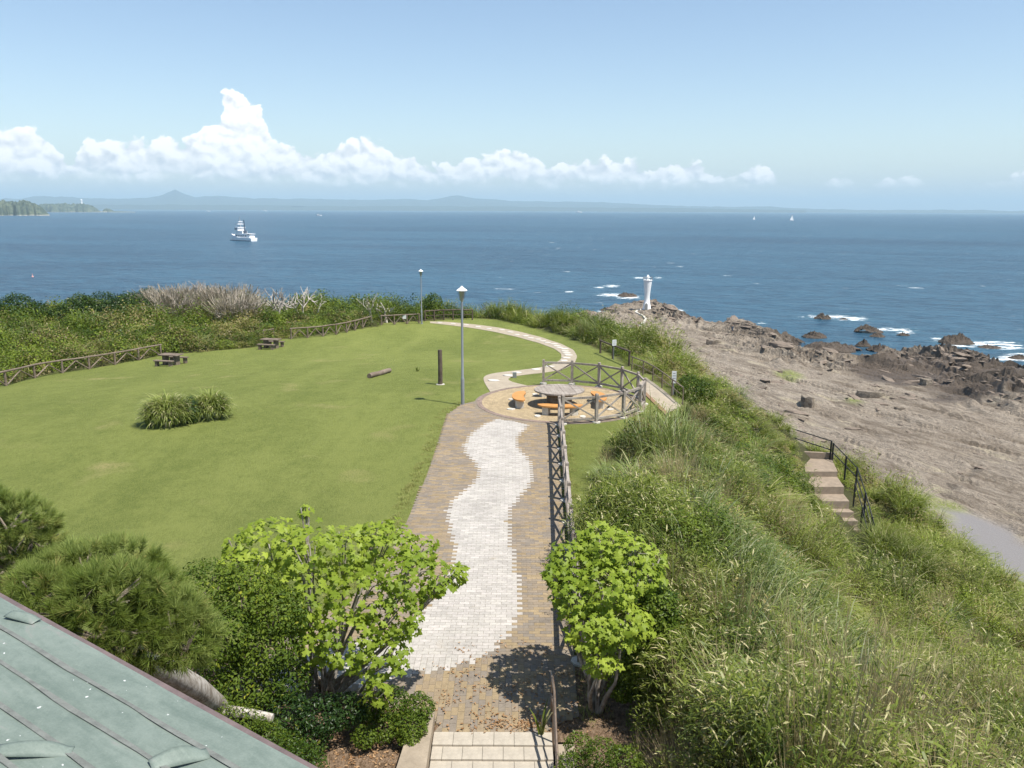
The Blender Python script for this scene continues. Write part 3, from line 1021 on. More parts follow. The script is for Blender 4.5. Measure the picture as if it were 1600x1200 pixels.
M_HILL = material('wooded_hill', hill_fn)
ridge('hills', [(-400, 12), (-200, 14), (0, 12), (35, 12), (60, 16), (120, 14), (170, 13), (225, 14), (250, 17), (262, 22), (275, 27), (290, 21), (305, 16), (340, 19), (370, 16), (430, 15), (500, 15), (560, 14), (620, 15), (640, 17),
                (665, 14), (690, 18), (715, 22), (740, 18), (790, 14), (850, 13), (950, 12), (1000, 9), (1060, 7), (1150, 6), (1200, 7), (1240, 4), (1300, 2.5), (1400, 2.2), (1600, 2), (2000, 1)], 19000, 5000, M_HILL, 3, 0.7)
ridge('coast', [(-400, 5), (0, 4), (300, 5), (520, 4), (700, 5), (900, 4), (1100, 3), (1230, 1.5), (1260, 0.4)], 15500, 1500, M_HILL, 8, 0.6)


def cape_fn(t, out):
    P = t.n('ShaderNodeNewGeometry').outputs['Position']
    n = t.noise(P, 0.02, 6, 0.75)
    n2 = t.noise(P, 0.006, 3, 0.5)
    z = t.n('ShaderNodeSeparateXYZ')
    t.l(P, z.inputs[0])
    c = t.mix(t.mr(n, 0.35, 0.65), (0.04, 0.06, 0.045), (0.12, 0.14, 0.09))
    sand = t.mr(t.m('ADD', z.outputs[2], t.m('MULTIPLY', n2, 8.0)), SEA + 2.5, SEA + 8.5, 1.0, 0.0)
    c = t.mix(sand, c, t.mix(n, (0.30, 0.26, 0.2), (0.60, 0.56, 0.48)))
    bsdf(t, out, c, 0.95, 0.1, 0, n, 8.0, 0.8)


M_CAPE = material('cape_scrub', cape_fn)


def cape(name, prof, py_base, depth, seed):
    """a low wooded cape whose near shore lies at pixel row py_base"""
    dist = float(np.hypot(*at(100, py_base, SEA)[:2]))
    prof = np.array(prof, float)
    xs = np.arange(prof[0, 0], prof[-1, 0], 0.8)
    hs = np.interp(xs, prof[:, 0], prof[:, 1])                      # skyline, px above the shore line
    azs = np.arctan((xs - 800) / F_PX * math.cos(PITCH))
    rows = 24
    V = []
    for r_ in range(rows):
        q_ = r_ / (rows - 1)
        hh = np.sin(min(q_ / 0.55, 1) * math.pi / 2) ** 0.8 if q_ < 0.55 else math.cos((q_ - 0.55) / 0.45 * math.pi / 2)
        nn = fbm(xs * 0.30, xs * 0 + r_ * 0.55, 4, seed, 0.6)
        z_ = SEA - 1 + hs * dist / 1345.0 * hh * (0.72 + 0.55 * nn)
        dd = dist + depth * q_ + (fbm(xs * 0.06, xs * 0, 3, seed + 2) - 0.5) * depth * 0.8
        V.append(np.stack([np.sin(azs) * dd, np.cos(azs) * dd, z_], -1))
    V = np.array(V).reshape(-1, 3)
    n_ = len(xs)
    I_ = np.arange(rows * n_).reshape(rows, n_)
    q_ = np.stack([I_[:-1, :-1], I_[:-1, 1:], I_[1:, 1:], I_[1:, :-1]], -1).reshape(-1, 4)
    return tag(link(name, new_mesh(name, V, q_, True), M_CAPE), kind='structure')


cape('cape', [(-140, 20), (0, 20), (20, 19), (40, 20), (52, 18), (62, 13), (70, 5), (76, 0)], 337.0, 420, 4)
cape('cape', [(55, 0), (60, 10), (80, 11.5), (100, 12), (118, 12), (135, 11), (145, 8), (152, 3), (158, 0.6), (160, 4), (165, 6), (171, 4.5), (176, 1.5), (190, 1.2), (207, 0.6), (212, 0)], 331.5, 520, 6)

# ------------------------------------------------------------------ the air
def haze_fn(t, out):
    v = t.n('ShaderNodeVolumePrincipled')
    v.inputs['Color'].default_value = (0.60, 0.84, 1.0, 1)
    v.inputs['Density'].default_value = HAZE
    v.inputs['Anisotropy'].default_value = 0.0
    t.l(v.outputs[0], out.inputs['Volume'])


HAZE = 7.5e-5
M_HAZE = material('haze_air', haze_fn)
hz = MB().box((0, 0, (SEA - 8 + 560) / 2), (86000, 86000, 560 - (SEA - 8)))
haze = tag(hz.build('haze', M_HAZE), kind='stuff')

# ------------------------------------------------------------------ paving
def tone_mat(name, rough=0.9, var=0.14, scale=18.0):
    def fn(t, out):
        P = t.n('ShaderNodeNewGeometry').outputs['Position']
        c = t.attr('tone', 'GEOMETRY', 'Color')
        n = t.noise(P, scale, 4, 0.6)
        n2 = t.noise(P, 0.8, 4, 0.6)
        f = t.m('ADD', t.mr(n, 0.3, 0.7, 1 - var, 1 + var, False), t.mr(n2, 0.3, 0.7, -0.10, 0.10, False))
        cc = t.mix(1.0, c, t.comb(f, f, f), 'MULTIPLY')
        sand = t.mr(t.noise(P, 1.7, 5, 0.7), 0.60, 0.75, 0.0, 0.35)
        cc = t.mix(sand, cc, (0.30, 0.25, 0.17))
        bsdf(t, out, cc, rough, 0.2, 0, n, 0.006, 0.5)
    return material(name, fn)


M_PAVER = tone_mat('paver')
M_BED = plain('joint_sand', (0.20, 0.17, 0.13), 0.95, 0.1, var=0.3, scale=14)
FENCE_A, FENCE_B = np.array([1.87, 31.25]), np.array([1.22, 12.2])      # line of the long railing


def fence_x_at(y):
    return FENCE_A[0] + (FENCE_B[0] - FENCE_A[0]) * (FENCE_A[1] - y) / (FENCE_A[1] - FENCE_B[1])


PLAZA_C, PLAZA_R = np.array([2.1, 34.95]), 3.72
PATH_PX = [(700, 648), (690, 680), (680, 708), (668, 740), (655, 772), (640, 806), (628, 832), (600, 880), (560, 925), (500, 965), (430, 1000), (380, 1040), (400, 1100), (560, 1090), (690, 1132)]
PATH = [at(*p)[:2] for p in PATH_PX] + [np.array([-1.22, 11.78]), np.array([0.55, 11.78]), np.array([0.9, 12.1]), np.array([fence_x_at(12.2) - .1, 12.2]), np.array([fence_x_at(31.2) - .1, 31.2]), np.array([1.2, 32.0]), at(748, 626)[:2], at(722, 632)[:2]]
WHITE_PX = [(778, 655), (757, 664), (742, 674), (731, 686), (725, 698), (728, 710), (738, 720), (746, 730), (748, 742), (742, 753), (728, 764), (714, 777), (704, 789), (699, 799), (701, 815), (705, 832),
            (709, 850), (708, 880), (690, 925), (660, 960), (620, 985), (560, 1005), (490, 1020), (430, 1040), (430, 1075), (500, 1080), (590, 1068), (645, 1057), (700, 1046), (742, 1034), (772, 1015), (796, 990),
            (808, 968), (812, 935), (808, 900), (802, 868), (797, 840), (793, 815), (797, 797), (810, 780), (824, 765), (831, 750), (831, 730), (824, 716), (808, 700), (806, 690), (812, 680), (826, 664)]
WHITE = [at(*p)[:2] for p in WHITE_PX]
bed = MB().prism([(p[0], p[1]) for p in PATH], 0.004, 0.019)
path = tag(bed.build('path', M_BED), kind='structure')
PW, PL_ = 0.112, 0.224
bricks = []
Y_TURN = 11.76 + PL_ * 10
for i, x in enumerate(np.arange(-9.5, 2.2, PW)):         # near part: laid lengthwise in columns
    off = (i % 2) * PL_ * 0.5
    for y in np.arange(11.76 - off, Y_TURN - 0.01, PL_):
        y0, y1 = max(y, 11.76), min(y + PL_, Y_TURN)
        if y1 - y0 > 0.03:
            bricks.append((x + PW / 2, (y0 + y1) / 2, PW, y1 - y0))
for i, y in enumerate(np.arange(Y_TURN, 35.6, PW)):      # farther part: laid crosswise in rows
    off = (i % 2) * PL_ * 0.5
    for x in np.arange(-9.5 + off, 2.2, PL_):
        bricks.append((x + PL_ / 2, y + PW / 2, PL_, PW))
bricks = np.array(bricks)
inp = sdist(bricks[:, 0], bricks[:, 1], PATH) > 0.03
inp &= np.hypot(bricks[:, 0] - PLAZA_C[0], bricks[:, 1] - PLAZA_C[1]) > PLAZA_R + 0.06
bricks = bricks[inp]
wh = in_poly(bricks[:, 0], bricks[:, 1], WHITE)
OCH = np.array([(0.25, 0.19, 0.112), (0.24, 0.185, 0.12), (0.215, 0.175, 0.13), (0.195, 0.165, 0.132), (0.255, 0.195, 0.118), (0.225, 0.18, 0.13)])
WHT = np.array([(0.385, 0.36, 0.32), (0.37, 0.345, 0.31), (0.40, 0.37, 0.335), (0.355, 0.33, 0.295)])


def box_batch(C, S, tones, rot=None, jit=0.0):
    """many boxes (top and sides only) as arrays"""
    n = len(C)
    base = np.array([(-.5, -.5), (.5, -.5), (.5, .5), (-.5, .5)])
    xy = base[None] * S[:, None, :2]
    if rot is not None:
        c, s = np.cos(rot)[:, None], np.sin(rot)[:, None]
        xy = np.stack([xy[..., 0] * c - xy[..., 1] * s, xy[..., 0] * s + xy[..., 1] * c], -1)
    zt = C[:, 2:3] + S[:, 2:3] / 2 + RNG.uniform(-jit, jit, (n, 4))
    zb = np.repeat(C[:, 2:3] - S[:, 2:3] / 2, 4, 1)
    top = np.concatenate([xy + C[:, None, :2], zt[..., None]], -1)
    bot = np.concatenate([xy * 1.0 + C[:, None, :2], zb[..., None]], -1)
    V = np.concatenate([bot, top], 1).reshape(-1, 3)
    f = np.array([(4, 5, 6, 7), (0, 1, 5, 4), (1, 2, 6, 5), (2, 3, 7, 6), (3, 0, 4, 7)])
    F = (f[None] + (np.arange(n) * 8)[:, None, None]).reshape(-1, 4)
    return V, F, np.repeat(tones, 8, 0)


def pick_tones(wmask, patch):
    n = len(wmask)
    k = np.clip((RNG.random(n) * 0.75 + patch * 0.5 - 0.10) * len(OCH), 0, len(OCH) - 1).astype(int)
    t = np.where(wmask[:, None], WHT[RNG.integers(0, len(WHT), n)], OCH[k])
    return t * RNG.uniform(0.9, 1.1, (n, 1))


tones = pick_tones(wh, fbm(bricks[:, 0] * 0.9, bricks[:, 1] * 0.9, 3, 61))
pj = project(np.c_[bricks[:, :2], np.zeros(len(bricks))])
seen = (pj[:, 0] > 640) & (pj[:, 0] < 830) & (pj[:, 1] < 1190)
order = np.argsort(np.where(seen, pj[:, 2], 1e6))
near300, rest = order[:298], order[298:]
C = np.c_[bricks[rest][:, :2], np.full(len(rest), 0.015)]
V, F, T = box_batch(C, np.c_[bricks[rest][:, 2:] - 0.006, np.full(len(rest), 0.020)], tones[rest], jit=0.0008)
pv = link('paver', new_mesh('pavers', V, F, False, None, {'tone': T}), M_PAVER, path)
pv['kind'] = 'stuff'
PAVER_ME = {}
for key, arr in (('o', OCH), ('w', WHT)):
    for j, tn in enumerate(arr):
        mb = MB()
        mb.col = tn
        mb.box((0, 0, 0), (PW - 0.006, PL_ - 0.006, 0.030))
        o = mb.build('paver', M_PAVER, None, False, True)
        PAVER_ME[(key, j)] = o.data
        bpy.data.objects.remove(o)
for i in near300:
    arr, key = (WHT, 'w') if wh[i] else (OCH, 'o')
    j = int(np.argmin(((arr - tones[i]) ** 2).sum(1)))
    o = link('paver', PAVER_ME[(key, j)], None, path, (bricks[i, 0], bricks[i, 1], 0.010 + random.uniform(-.001, .0015)))
    o.scale = ((bricks[i, 2] - .006) / (PW - .006), (bricks[i, 3] - .006) / (PL_ - .006), 1)
    o.rotation_euler = (random.uniform(-.006, .006), random.uniform(-.006, .006), random.uniform(-.01, .01))

# round terrace of ring-laid pavers
disc = MB().prism([(PLAZA_C[0] + PLAZA_R * math.cos(a), PLAZA_C[1] + PLAZA_R * math.sin(a)) for a in np.linspace(0, 2 * math.pi, 72, endpoint=False)], 0.004, 0.014)
plaza = tag(disc.build('round_terrace', M_BED), kind='structure')
Cc, Sz, Rt, Tn = [], [], [], []
r = 0.1
while r < PLAZA_R - 0.04:
    n = max(6, int(2 * math.pi * r / PL_))
    a0 = random.random()
    for k in range(n):
        a = a0 + 2 * math.pi * k / n
        Cc.append((PLAZA_C[0] + r * math.cos(a), PLAZA_C[1] + r * math.sin(a), 0.017))
        Sz.append((PW - 0.008, 2 * math.pi * r / n - 0.008, 0.030))
        Rt.append(a)
        border = r > PLAZA_R - 0.3
        Tn.append(np.array((0.22, 0.165, 0.135) if border else (0.34, 0.265, 0.16)) * random.uniform(0.85, 1.15))
    r += PW
V, F, T = box_batch(np.array(Cc), np.array(Sz), np.array(Tn), np.array(Rt), 0.0015)
pr_ = link('paver', new_mesh('ring_pavers', V, F, False, None, {'tone': T}), M_PAVER, plaza)
pr_['kind'] = 'stuff'


def ribbon(name, left, right, mat, lift=0.02, n=60, thick=0.05, parent=None):
    """a strip laid on the lawn between two edge lines"""
    def resample(L):
        L = np.array([p[:2] for p in L], float)
        d = np.r_[0, np.cumsum(np.hypot(*np.diff(L, axis=0).T))]
        t_ = np.linspace(0, d[-1], n)
        q_ = np.stack([np.interp(t_, d, L[:, k]) for k in (0, 1)], 1)
        for _ in range(3):
            q_[1:-1] = (q_[:-2] + 2 * q_[1:-1] + q_[2:]) / 4
        return q_
    A_, B_ = resample(left), resample(right)
    cols = 6
    V_, F_ = [], []
    for i in range(n):
        for j in range(cols + 1):
            p = A_[i] + (B_[i] - A_[i]) * j / cols
            V_.append((p[0], p[1], float(ground_z(np.array([p[0]]), np.array([p[1]]))[0]) + lift))
    V_ = np.array(V_)
    w_ = cols + 1
    for i in range(n - 1):
        for j in range(cols):
            F_.append((i * w_ + j, i * w_ + j + 1, (i + 1) * w_ + j + 1, (i + 1) * w_ + j))
    # edges turned down into the turf
    nv = len(V_)
    low = V_.copy()
    low[:, 2] -= thick + lift
    V_ = np.r_[V_, low]
    for i in range(n - 1):
        a_, b_ = i * w_, (i + 1) * w_
        F_.append((a_, b_, b_ + nv, a_ + nv))
        a_, b_ = i * w_ + cols, (i + 1) * w_ + cols
        F_.append((b_, a_, a_ + nv, b_ + nv))
    return link(name, new_mesh(name, V_, np.array(F_), False), mat, parent), A_, B_


UP_L = [(768, 616), (757, 599), (754, 589), (765, 584), (790, 581), (830, 577), (862, 571), (877, 562), (877, 553), (866, 545), (842, 536), (810, 527), (775, 519), (740, 513), (700, 508), (672, 505)]
UP_R = [(828, 604), (792, 596), (792, 590), (815, 586), (850, 583), (880, 578), (898, 568), (902, 557), (896, 547), (876, 537), (846, 527), (815, 519), (785, 513), (750, 508), (705, 503.5), (672, 502.5)]
wpath, A_, B_ = ribbon('footpath', [on_lawn(*p) for p in UP_L], [on_lawn(*p) for p in UP_R], M_CONC2, 0.022, 90)
tag(wpath, kind='structure')
M_FLAG = plain('flagstone', (0.52, 0.50, 0.45), 0.85, 0.2, var=0.15, scale=5)
for k in range(6, 88, 3):
    c = A_[k] + (B_[k] - A_[k]) * (0.5 + random.uniform(-.16, .16))
    n_ = 6
    poly = [(0.30 * random.uniform(0.75, 1.15) * math.cos(a), 0.22 * random.uniform(0.75, 1.15) * math.sin(a)) for a in np.linspace(0, 2 * math.pi, n_, endpoint=False)]
    st = MB().prism(poly, 0, 0.045).build('flagstone', M_FLAG, wpath, loc=(c[0], c[1], gz(c[0], c[1]) + 0.005))
    st.rotation_euler.z = random.uniform(-.4, .4)
side, _, _ = ribbon('side_path', [on_lawn(*p) for p in [(998, 599), (1008, 612), (1026, 629), (1044, 646)]], [on_lawn(*p) for p in [(1009, 590), (1026, 602), (1043, 615), (1064, 635)]], M_CONC2, 0.02, 20)
tag(side, kind='structure')
curb, _, _ = ribbon('path_kerb', [on_lawn(*p) for p in [(994, 600), (1004, 614), (1022, 632), (1040, 650)]], [on_lawn(*p) for p in [(998, 599.5), (1008, 612.5), (1026, 629.5), (1044, 646.5)]], plain('kerb_brown', (0.22, 0.14, 0.08), 0.9), 0.045, 20, parent=side)

# ------------------------------------------------------------------ steps at the bottom of the picture
st_root = empty('garden_steps', (-0.33, STAIR_TOP, 0), 0, 'pale block steps going down from the paved path between a kerb wall and a handrail', 'steps')
nstep, TR, RI = 8, 0.30, 0.035
for s_ in range(nstep):
    y1 = 11.74 - TR * s_
    z1 = 0.035 - RI * s_
    xcur = -1.22 - (0.16 if s_ % 2 else 0.0)
    while xcur < 0.62:
        x2 = min(xcur + random.choice((0.31, 0.32, 0.33)), 0.66)
        x1 = max(xcur, -1.22)
        if x2 - x1 > 0.04:
            b = MB().box((0, 0, 0), (x2 - x1 - 0.006, TR + 0.02, 0.16)).build('step_block', M_STEPB, st_root)
            b.location = ((x1 + x2) / 2 + 0.33, y1 - TR / 2 - STAIR_TOP + random.uniform(-.003, .003), z1 - 0.08)
        xcur = x2
base = MB()
for s_ in range(nstep):
    base.box((0.05, 11.74 - TR * s_ - 0.18 - STAIR_TOP, -RI * s_ - 0.70), (1.9, TR + 0.001, 1.1))
base.build('footing', M_WALL, st_root)
# kerb wall on the left of the steps
kw = MB()
kw.prism([(-1.56, 12.05), (-1.235, 12.05), (-1.232, 7.0), (-1.95, 7.0)], -1.6, 0.20)
kerb = tag(kw.build('kerb_wall', M_WALL), 'low pale brown concrete kerb wall along the left side of the steps', 'wall')
rw = MB().box((0.86, 9.4, -0.75), (0.28, 4.3, 1.5))
tag(rw.build('kerb_wall', M_WALL), 'low concrete edge under the handrail along the right side of the steps', 'wall')

# handrail
hr = empty('handrail', (0.66, 11.4, 0), 0, 'rusty steel handrail beside the pale block steps', 'handrail')
M_RAIL = plain('worn_rail', (0.20, 0.15, 0.115), 0.4, 0.5, 0.5, var=0.4, scale=10)
rp = [(0.0, 0.75, 0.86), (0.0, 0.55, 0.93), (0.02, 0.2, 0.86), (0.02, -0.9, 0.38), (0.02, -1.9, -0.08)]
MB().tube(rp, 0.022, 10).build('top_rail', M_RAIL, hr, True)
MB().tube([(p[0], p[1], p[2] - 0.33) for p in rp[1:]], 0.014, 8).build('lower_rail', M_RAIL, hr, True)
for k, (y, z0, z1) in enumerate([(0.66, 0.0, 0.9), (0.1, 0.0, 0.8), (-0.9, -0.45, 0.37)]):
    MB().tube([(0.01, y, z0 - 0.2), (0.01, y, z1)], 0.019, 8).build('post', M_RAIL, hr, True)

# ------------------------------------------------------------------ railings of squared timber
def crossed_fence(label, pts, h=1.06, pw=0.11, closed=False, cap=True):
    pts = [np.array(p, float) for p in pts]
    root = empty('wooden_railing', tuple(pts[0]), 0, label, 'railing')
    o = pts[0]
    for i, p in enumerate(pts):
        q = p - o
        nb = pts[min(i + 1, len(pts) - 1)] - pts[max(i - 1, 0)]
        M = Matrix.Rotation(math.atan2(nb[1], nb[0]), 3, 'Z')
        mb = MB().box((q[0], q[1], q[2] + h / 2 + 0.02), (pw, pw, h + 0.10), M)
        mb.box((q[0], q[1], q[2] + h + 0.085), (pw, pw, 0.03), M, 0.6)
        mb.build('post', M_FENCE, root)
        MB().prism([(q[0] + 0.17 * math.cos(a) * (1 + .1 * math.sin(3 * a)), q[1] + 0.17 * math.sin(a)) for a in np.linspace(0, 6.28, 9)[:-1]], q[2] - 0.05, q[2] + 0.03).build('footing', M_CONC, root)
    for i in range(len(pts) - 1):
        a, b = pts[i] - o, pts[i + 1] - o
        d = (b - a) / np.linalg.norm(b - a)
        a2, b2 = a + d * (pw / 2 + .002), b - d * (pw / 2 + .002)
        up = np.array([0, 0, 1.0])
        MB().bar(a2 + up * (h - 0.05), b2 + up * (h - 0.05), 0.075, 0.085).build('top_rail', M_FENCE, root)
        MB().bar(a2 + up * 0.15, b2 + up * 0.15, 0.075, 0.085).build('bottom_rail', M_FENCE, root)
        nrm = np.array([-d[1], d[0], 0]) * 0.026
        MB().bar(a2 + up * 0.20 + nrm, b2 + up * (h - 0.10) + nrm, 0.048, 0.06).build('brace', M_FENCE, root)
        MB().bar(a2 + up * (h - 0.10) - nrm, b2 + up * 0.20 - nrm, 0.048, 0.06).build('brace', M_FENCE, root)
    return root


ang0, ang1, nseg = R(95), R(-88), 9
ring = []
for k in range(nseg + 1):
    a = ang0 + (ang1 - ang0) * k / nseg
    ring.append((1.85 + 3.88 * math.cos(a), 35.1 + 3.88 * math.sin(a), 0.02))
crossed_fence('grey timber railing curving round the circular terrace, with crossed braces', ring)
nsp = 11
pts = [(FENCE_A[0] + (FENCE_B[0] - FENCE_A[0]) * k / nsp, FENCE_A[1] - 0.05 + (FENCE_B[1] - FENCE_A[1]) * k / nsp, 0.02) for k in range(nsp)]
pts[0] = (1.83, 31.05, 0.02)
crossed_fence('straight grey timber railing with crossed braces along the right edge of the paved path', pts)

# round table
tb = empty('round_table', (2.02, 34.35, 0.03), 0.12, 'large round grey plank table in the middle of the circular terrace', 'table')
TR_ = 1.07
npl = 13
for k in range(npl):
    x0 = -TR_ + 2 * TR_ * k / npl
    x1 = -TR_ + 2 * TR_ * (k + 1) / npl - 0.008
    xm = np.linspace(x0, x1, 4)
    yv = np.sqrt(np.maximum(TR_ ** 2 - np.clip(xm, -TR_ + .01, TR_ - .01) ** 2, 0.004))
    poly = [(x, -y) for x, y in zip(xm, yv)] + [(x, y) for x, y in zip(xm[::-1], yv[::-1])]
    MB().prism(poly, 0.64 + random.uniform(-.002, .002), 0.70 + random.uniform(-.003, .003)).build('plank', M_FENCE, tb)
MB().lathe([(0.55, 0), (0.55, 0.42), (0.80, 0.56), (0.80, 0.638)], sides=20).build('base', M_LOG, tb, True)


def arc_bench(ang, label, span=R(62)):
    r0, r1 = 1.52, 2.02
    root = empty('curved_bench', (2.02, 34.35, 0.03), ang, label, 'bench', 'curved benches round the table')
    n = 14
    prof = np.linspace(-span / 2, span / 2, n)
    rin = [r0 + 0.25 * (abs(a) / (span / 2)) ** 6 for a in prof]
    rout = [r1 - 0.22 * (abs(a) / (span / 2)) ** 6 for a in prof]
    poly = [(r_ * math.cos(a), r_ * math.sin(a)) for a, r_ in zip(prof, rout)] + [(r_ * math.cos(a), r_ * math.sin(a)) for a, r_ in zip(prof[::-1], rin[::-1])]
    MB().prism(poly, 0.345, 0.405).build('seat', M_ORANGE, root)
    for s_ in (-1, 1):
        a = s_ * span * 0.30
        M = Matrix.Rotation(a, 3, 'Z')
        MB().box((1.77 * math.cos(a), 1.77 * math.sin(a), 0.17), (0.30, 0.26, 0.345), M).build('leg', M_CONC, root)
        MB().prism([(2.22 * math.cos(a * 1.3) + 0.19 * math.cos(t_), 2.22 * math.sin(a * 1.3) + 0.13 * math.sin(t_)) for t_ in np.linspace(0, 6.28, 8)[:-1]], -0.01, 0.035).build('foot_stone', M_CONC, root)
    return root


arc_bench(R(-92), 'curved orange bench on concrete legs on the near side of the round table')
arc_bench(R(178), 'curved orange bench at the left end of the round table')
arc_bench(R(3), 'curved orange bench at the right end of the round table, inside the curved railing')
arc_bench(R(92), 'curved orange bench behind the round table, mostly hidden by its top')
MB_ = MB().box((0, 0, 0.14), (0.2, 0.15, 0.28))
g = on_lawn(804, 590)
tag(MB_.build('marker_stone', M_SIGNG, loc=tuple(g)), 'small dark marker block in the grass islet beside the winding footpath', 'marker')

# ------------------------------------------------------------------ street lamps
def lamp(px, py, label, h=5.05):
    g_ = on_lawn(px, py)
    root = empty('lamp_post', tuple(g_), 0, label, 'lamp post', 'lamp posts on the lawn')
    MB().lathe([(0.076, -0.1), (0.076, 1.15), (0.07, 1.2), (0.054, 1.24), (0.046, h - 0.75), (0.042, h - 0.62)], sides=14).build('pole', M_POLE, root, True)
    MB().lathe([(0.13, 0.0), (0.13, 0.02), (0.09, 0.03)], sides=12).build('base_plate', M_POLE, root)
    MB().lathe([(0.042, h - 0.62), (0.06, h - 0.55), (0.12, h - 0.22), (0.13, h - 0.16)], sides=14).build('lantern', M_GLASSY, root, True)
    lan = root.children[-1]
    for k in range(4):
        a = k * math.pi / 2 + .4
        MB().tube([(0.06 * math.cos(a), 0.06 * math.sin(a), h - 0.58), (0.19 * math.cos(a), 0.19 * math.sin(a), h - 0.15)], 0.009, 5).build('strut', M_POLE, lan)
    MB().lathe([(0.23, h - 0.16), (0.235, h - 0.145), (0.16, h - 0.08), (0.07, h - 0.02), (0.025, h + 0.04)], sides=24).build('shade', M_WHITE, root, True)
    return root


lamp(723, 633, 'tall grey lamp post with white cone hat at the edge of the round terrace')
lamp(659, 506, 'farther grey lamp post with white cone hat where the footpath meets the log fence')

# upright post and fallen log
g = on_lawn(688, 601)
po = empty('wooden_post', tuple(g), 0, 'thick dark wooden post standing alone on the lawn left of the near lamp post', 'post')
MB().tube([(0, 0, -0.1), (0.01, 0, 0.9), (0.0, 0, 1.72)], [0.115, 0.108, 0.102], 14).build('shaft', M_POST, po, True)
MB().prism([(0.22 * math.cos(a), 0.19 * math.sin(a)) for a in np.linspace(0, 6.28, 10)[:-1]], -0.03, 0.03).build('footing', M_CONC, po)
a_, b_ = on_lawn(577, 591), on_lawn(609, 582)
lg = MB()
mid = (a_ + b_) / 2
dv = b_ - a_
pl_ = [(-dv / 2 * (1 - 2 * t_) + np.array([0, 0, 0.12 + 0.012 * math.sin(9 * t_)])) for t_ in np.linspace(0, 1, 8)]
lg.tube(pl_, [0.13, 0.14, 0.135, 0.13, 0.14, 0.135, 0.13, 0.12], 14)
tag(lg.build('log', M_LOG, None, True, loc=tuple(mid)), 'short brown log lying on the lawn', 'log')


# ------------------------------------------------------------------ picnic tables
def picnic(px, py, rz, label):
    g_ = on_lawn(px, py)
    root = empty('picnic_table', tuple(g_), rz, label, 'picnic table', 'picnic tables by the log fence')
    for k in range(3):
        MB().box((0, -0.26 + 0.26 * k, 0.70), (1.45, 0.25, 0.055)).build('table_plank', M_LOG, root)
    for s_ in (-1, 1):
        MB().box((0, s_ * 0.78, 0.40), (1.40, 0.32, 0.06)).build('seat', M_LOG, root)
        for e in (-1, 1):
            MB().box((e * 0.52, s_ * 0.78, 0.185), (0.16, 0.26, 0.37)).build('seat_leg', M_LOG, root)
        MB().box((s_ * 0.42, 0, 0.335), (0.22, 0.42, 0.67)).build('leg', M_LOG, root)
    return root


picnic(268, 570, R(-14), 'weathered wooden picnic table with two benches at the end of the left log fence')
picnic(424, 544, R(-12), 'weathered wooden picnic table in front of the short piece of log fence')


# ------------------------------------------------------------------ log fences
def log_fence(label, pts, h=0.78, r=0.07, brace=True, mat=None, two=False):
    mat = mat or M_LOG
    o = np.array(pts[0], float)
    root = empty('log_fence', tuple(o), 0, label, 'fence')
    for p in pts:
        q = np.array(p) - o
        MB().tube([q + (0, 0, -0.15), q + (random.uniform(-.02, .02), 0, h - 0.01)], [r, r * 0.9], 9).build('post', mat, root, True)
    for i in range(len(pts) - 1):
        a, b = np.array(pts[i]) - o, np.array(pts[i + 1]) - o
        d = b - a
        up = np.array([0, 0, 1.0])
        MB().tube([a + up * (h + .03) - d * 0.04, (a + b) / 2 + up * (h + .03 + random.uniform(-.02, .02)), b + up * (h + .03) + d * 0.04], [r * 0.95, r * 0.85, r * 0.8], 8).build('top_rail', mat, root, True)
        if brace:
            nn = np.array([-d[1], d[0], 0]) / np.linalg.norm(d[:2]) * 0.0
            MB().tube([a + up * 0.08 + d * 0.05, a + d * 0.5 + up * (h - 0.12)], [r * 0.62, r * 0.55], 7).build('brace', mat, root, True)
            MB().tube([b + up * 0.08 - d * 0.05, a + d * 0.51 + up * (h - 0.12)], [r * 0.62, r * 0.55], 7).build('brace', mat, root, True)
        if two:
            MB().tube([a + up * h * 0.55, b + up * h * 0.55], r * 0.5, 7).build('lower_rail', mat, root, True)
    return root


def fpts(L, n):
    P = np.array([on_lawn(*p) for p in L])
    d = np.r_[0, np.cumsum(np.linalg.norm(np.diff(P[:, :2], axis=0), axis=1))]
    t_ = np.linspace(0, d[-1], n)
    P2_ = np.stack([np.interp(t_, d, P[:, k]) for k in (0, 1)], 1)
    return [(x, y, gz(x, y)) for x, y in P2_]


log_fence('brown log fence at the left edge of the lawn, ending at the nearer picnic table', [on_lawn(-70, 618), on_lawn(-30, 611)] + [on_lawn(*p) for p in [(10, 603), (55, 591), (98, 583), (140, 577), (180, 570), (217, 563), (252, 556)]], 0.80)
log_fence('short piece of log fence behind the farther picnic table', [on_lawn(*p) for p in [(412, 533), (428, 530.5)]], 0.85)
log_fence('long brown log fence with zigzag braces winding along the far edge of the lawn', fpts([(455, 530), (495, 527), (520, 524), (545, 519), (567, 513), (580, 510)], 8), 0.85)
log_fence('pale log fence hung with two notices to the left of the farther lamp post', fpts([(596, 508), (625, 507), (655, 505)], 4), 0.85)
log_fence('dark log fence shaded by the thicket to the right of the farther lamp post', fpts([(664, 502), (700, 500), (738, 500)], 6), 0.95, 0.07, False, M_POST, True)
log_fence('dark log fence half sunk in the tall grass near the right end of the lawn', fpts([(938, 552), (960, 562), (983, 572)], 3), 0.8, 0.065, False, M_POST)
log_fence('low two-rail wooden fence between the concrete side path and the thicket', fpts([(987, 579), (1012, 590), (1042, 612), (1066, 632)], 6), 0.72, 0.035, False, M_LOG, True)
g = on_lawn(984, 588)
tag(MB().tube([(0, 0, -.1), (0, 0, 1.0)], [0.10, 0.095], 10).build('wooden_post', M_LOG, None, True, tuple(g)), 'single brown post standing at the corner where the side path begins', 'post')


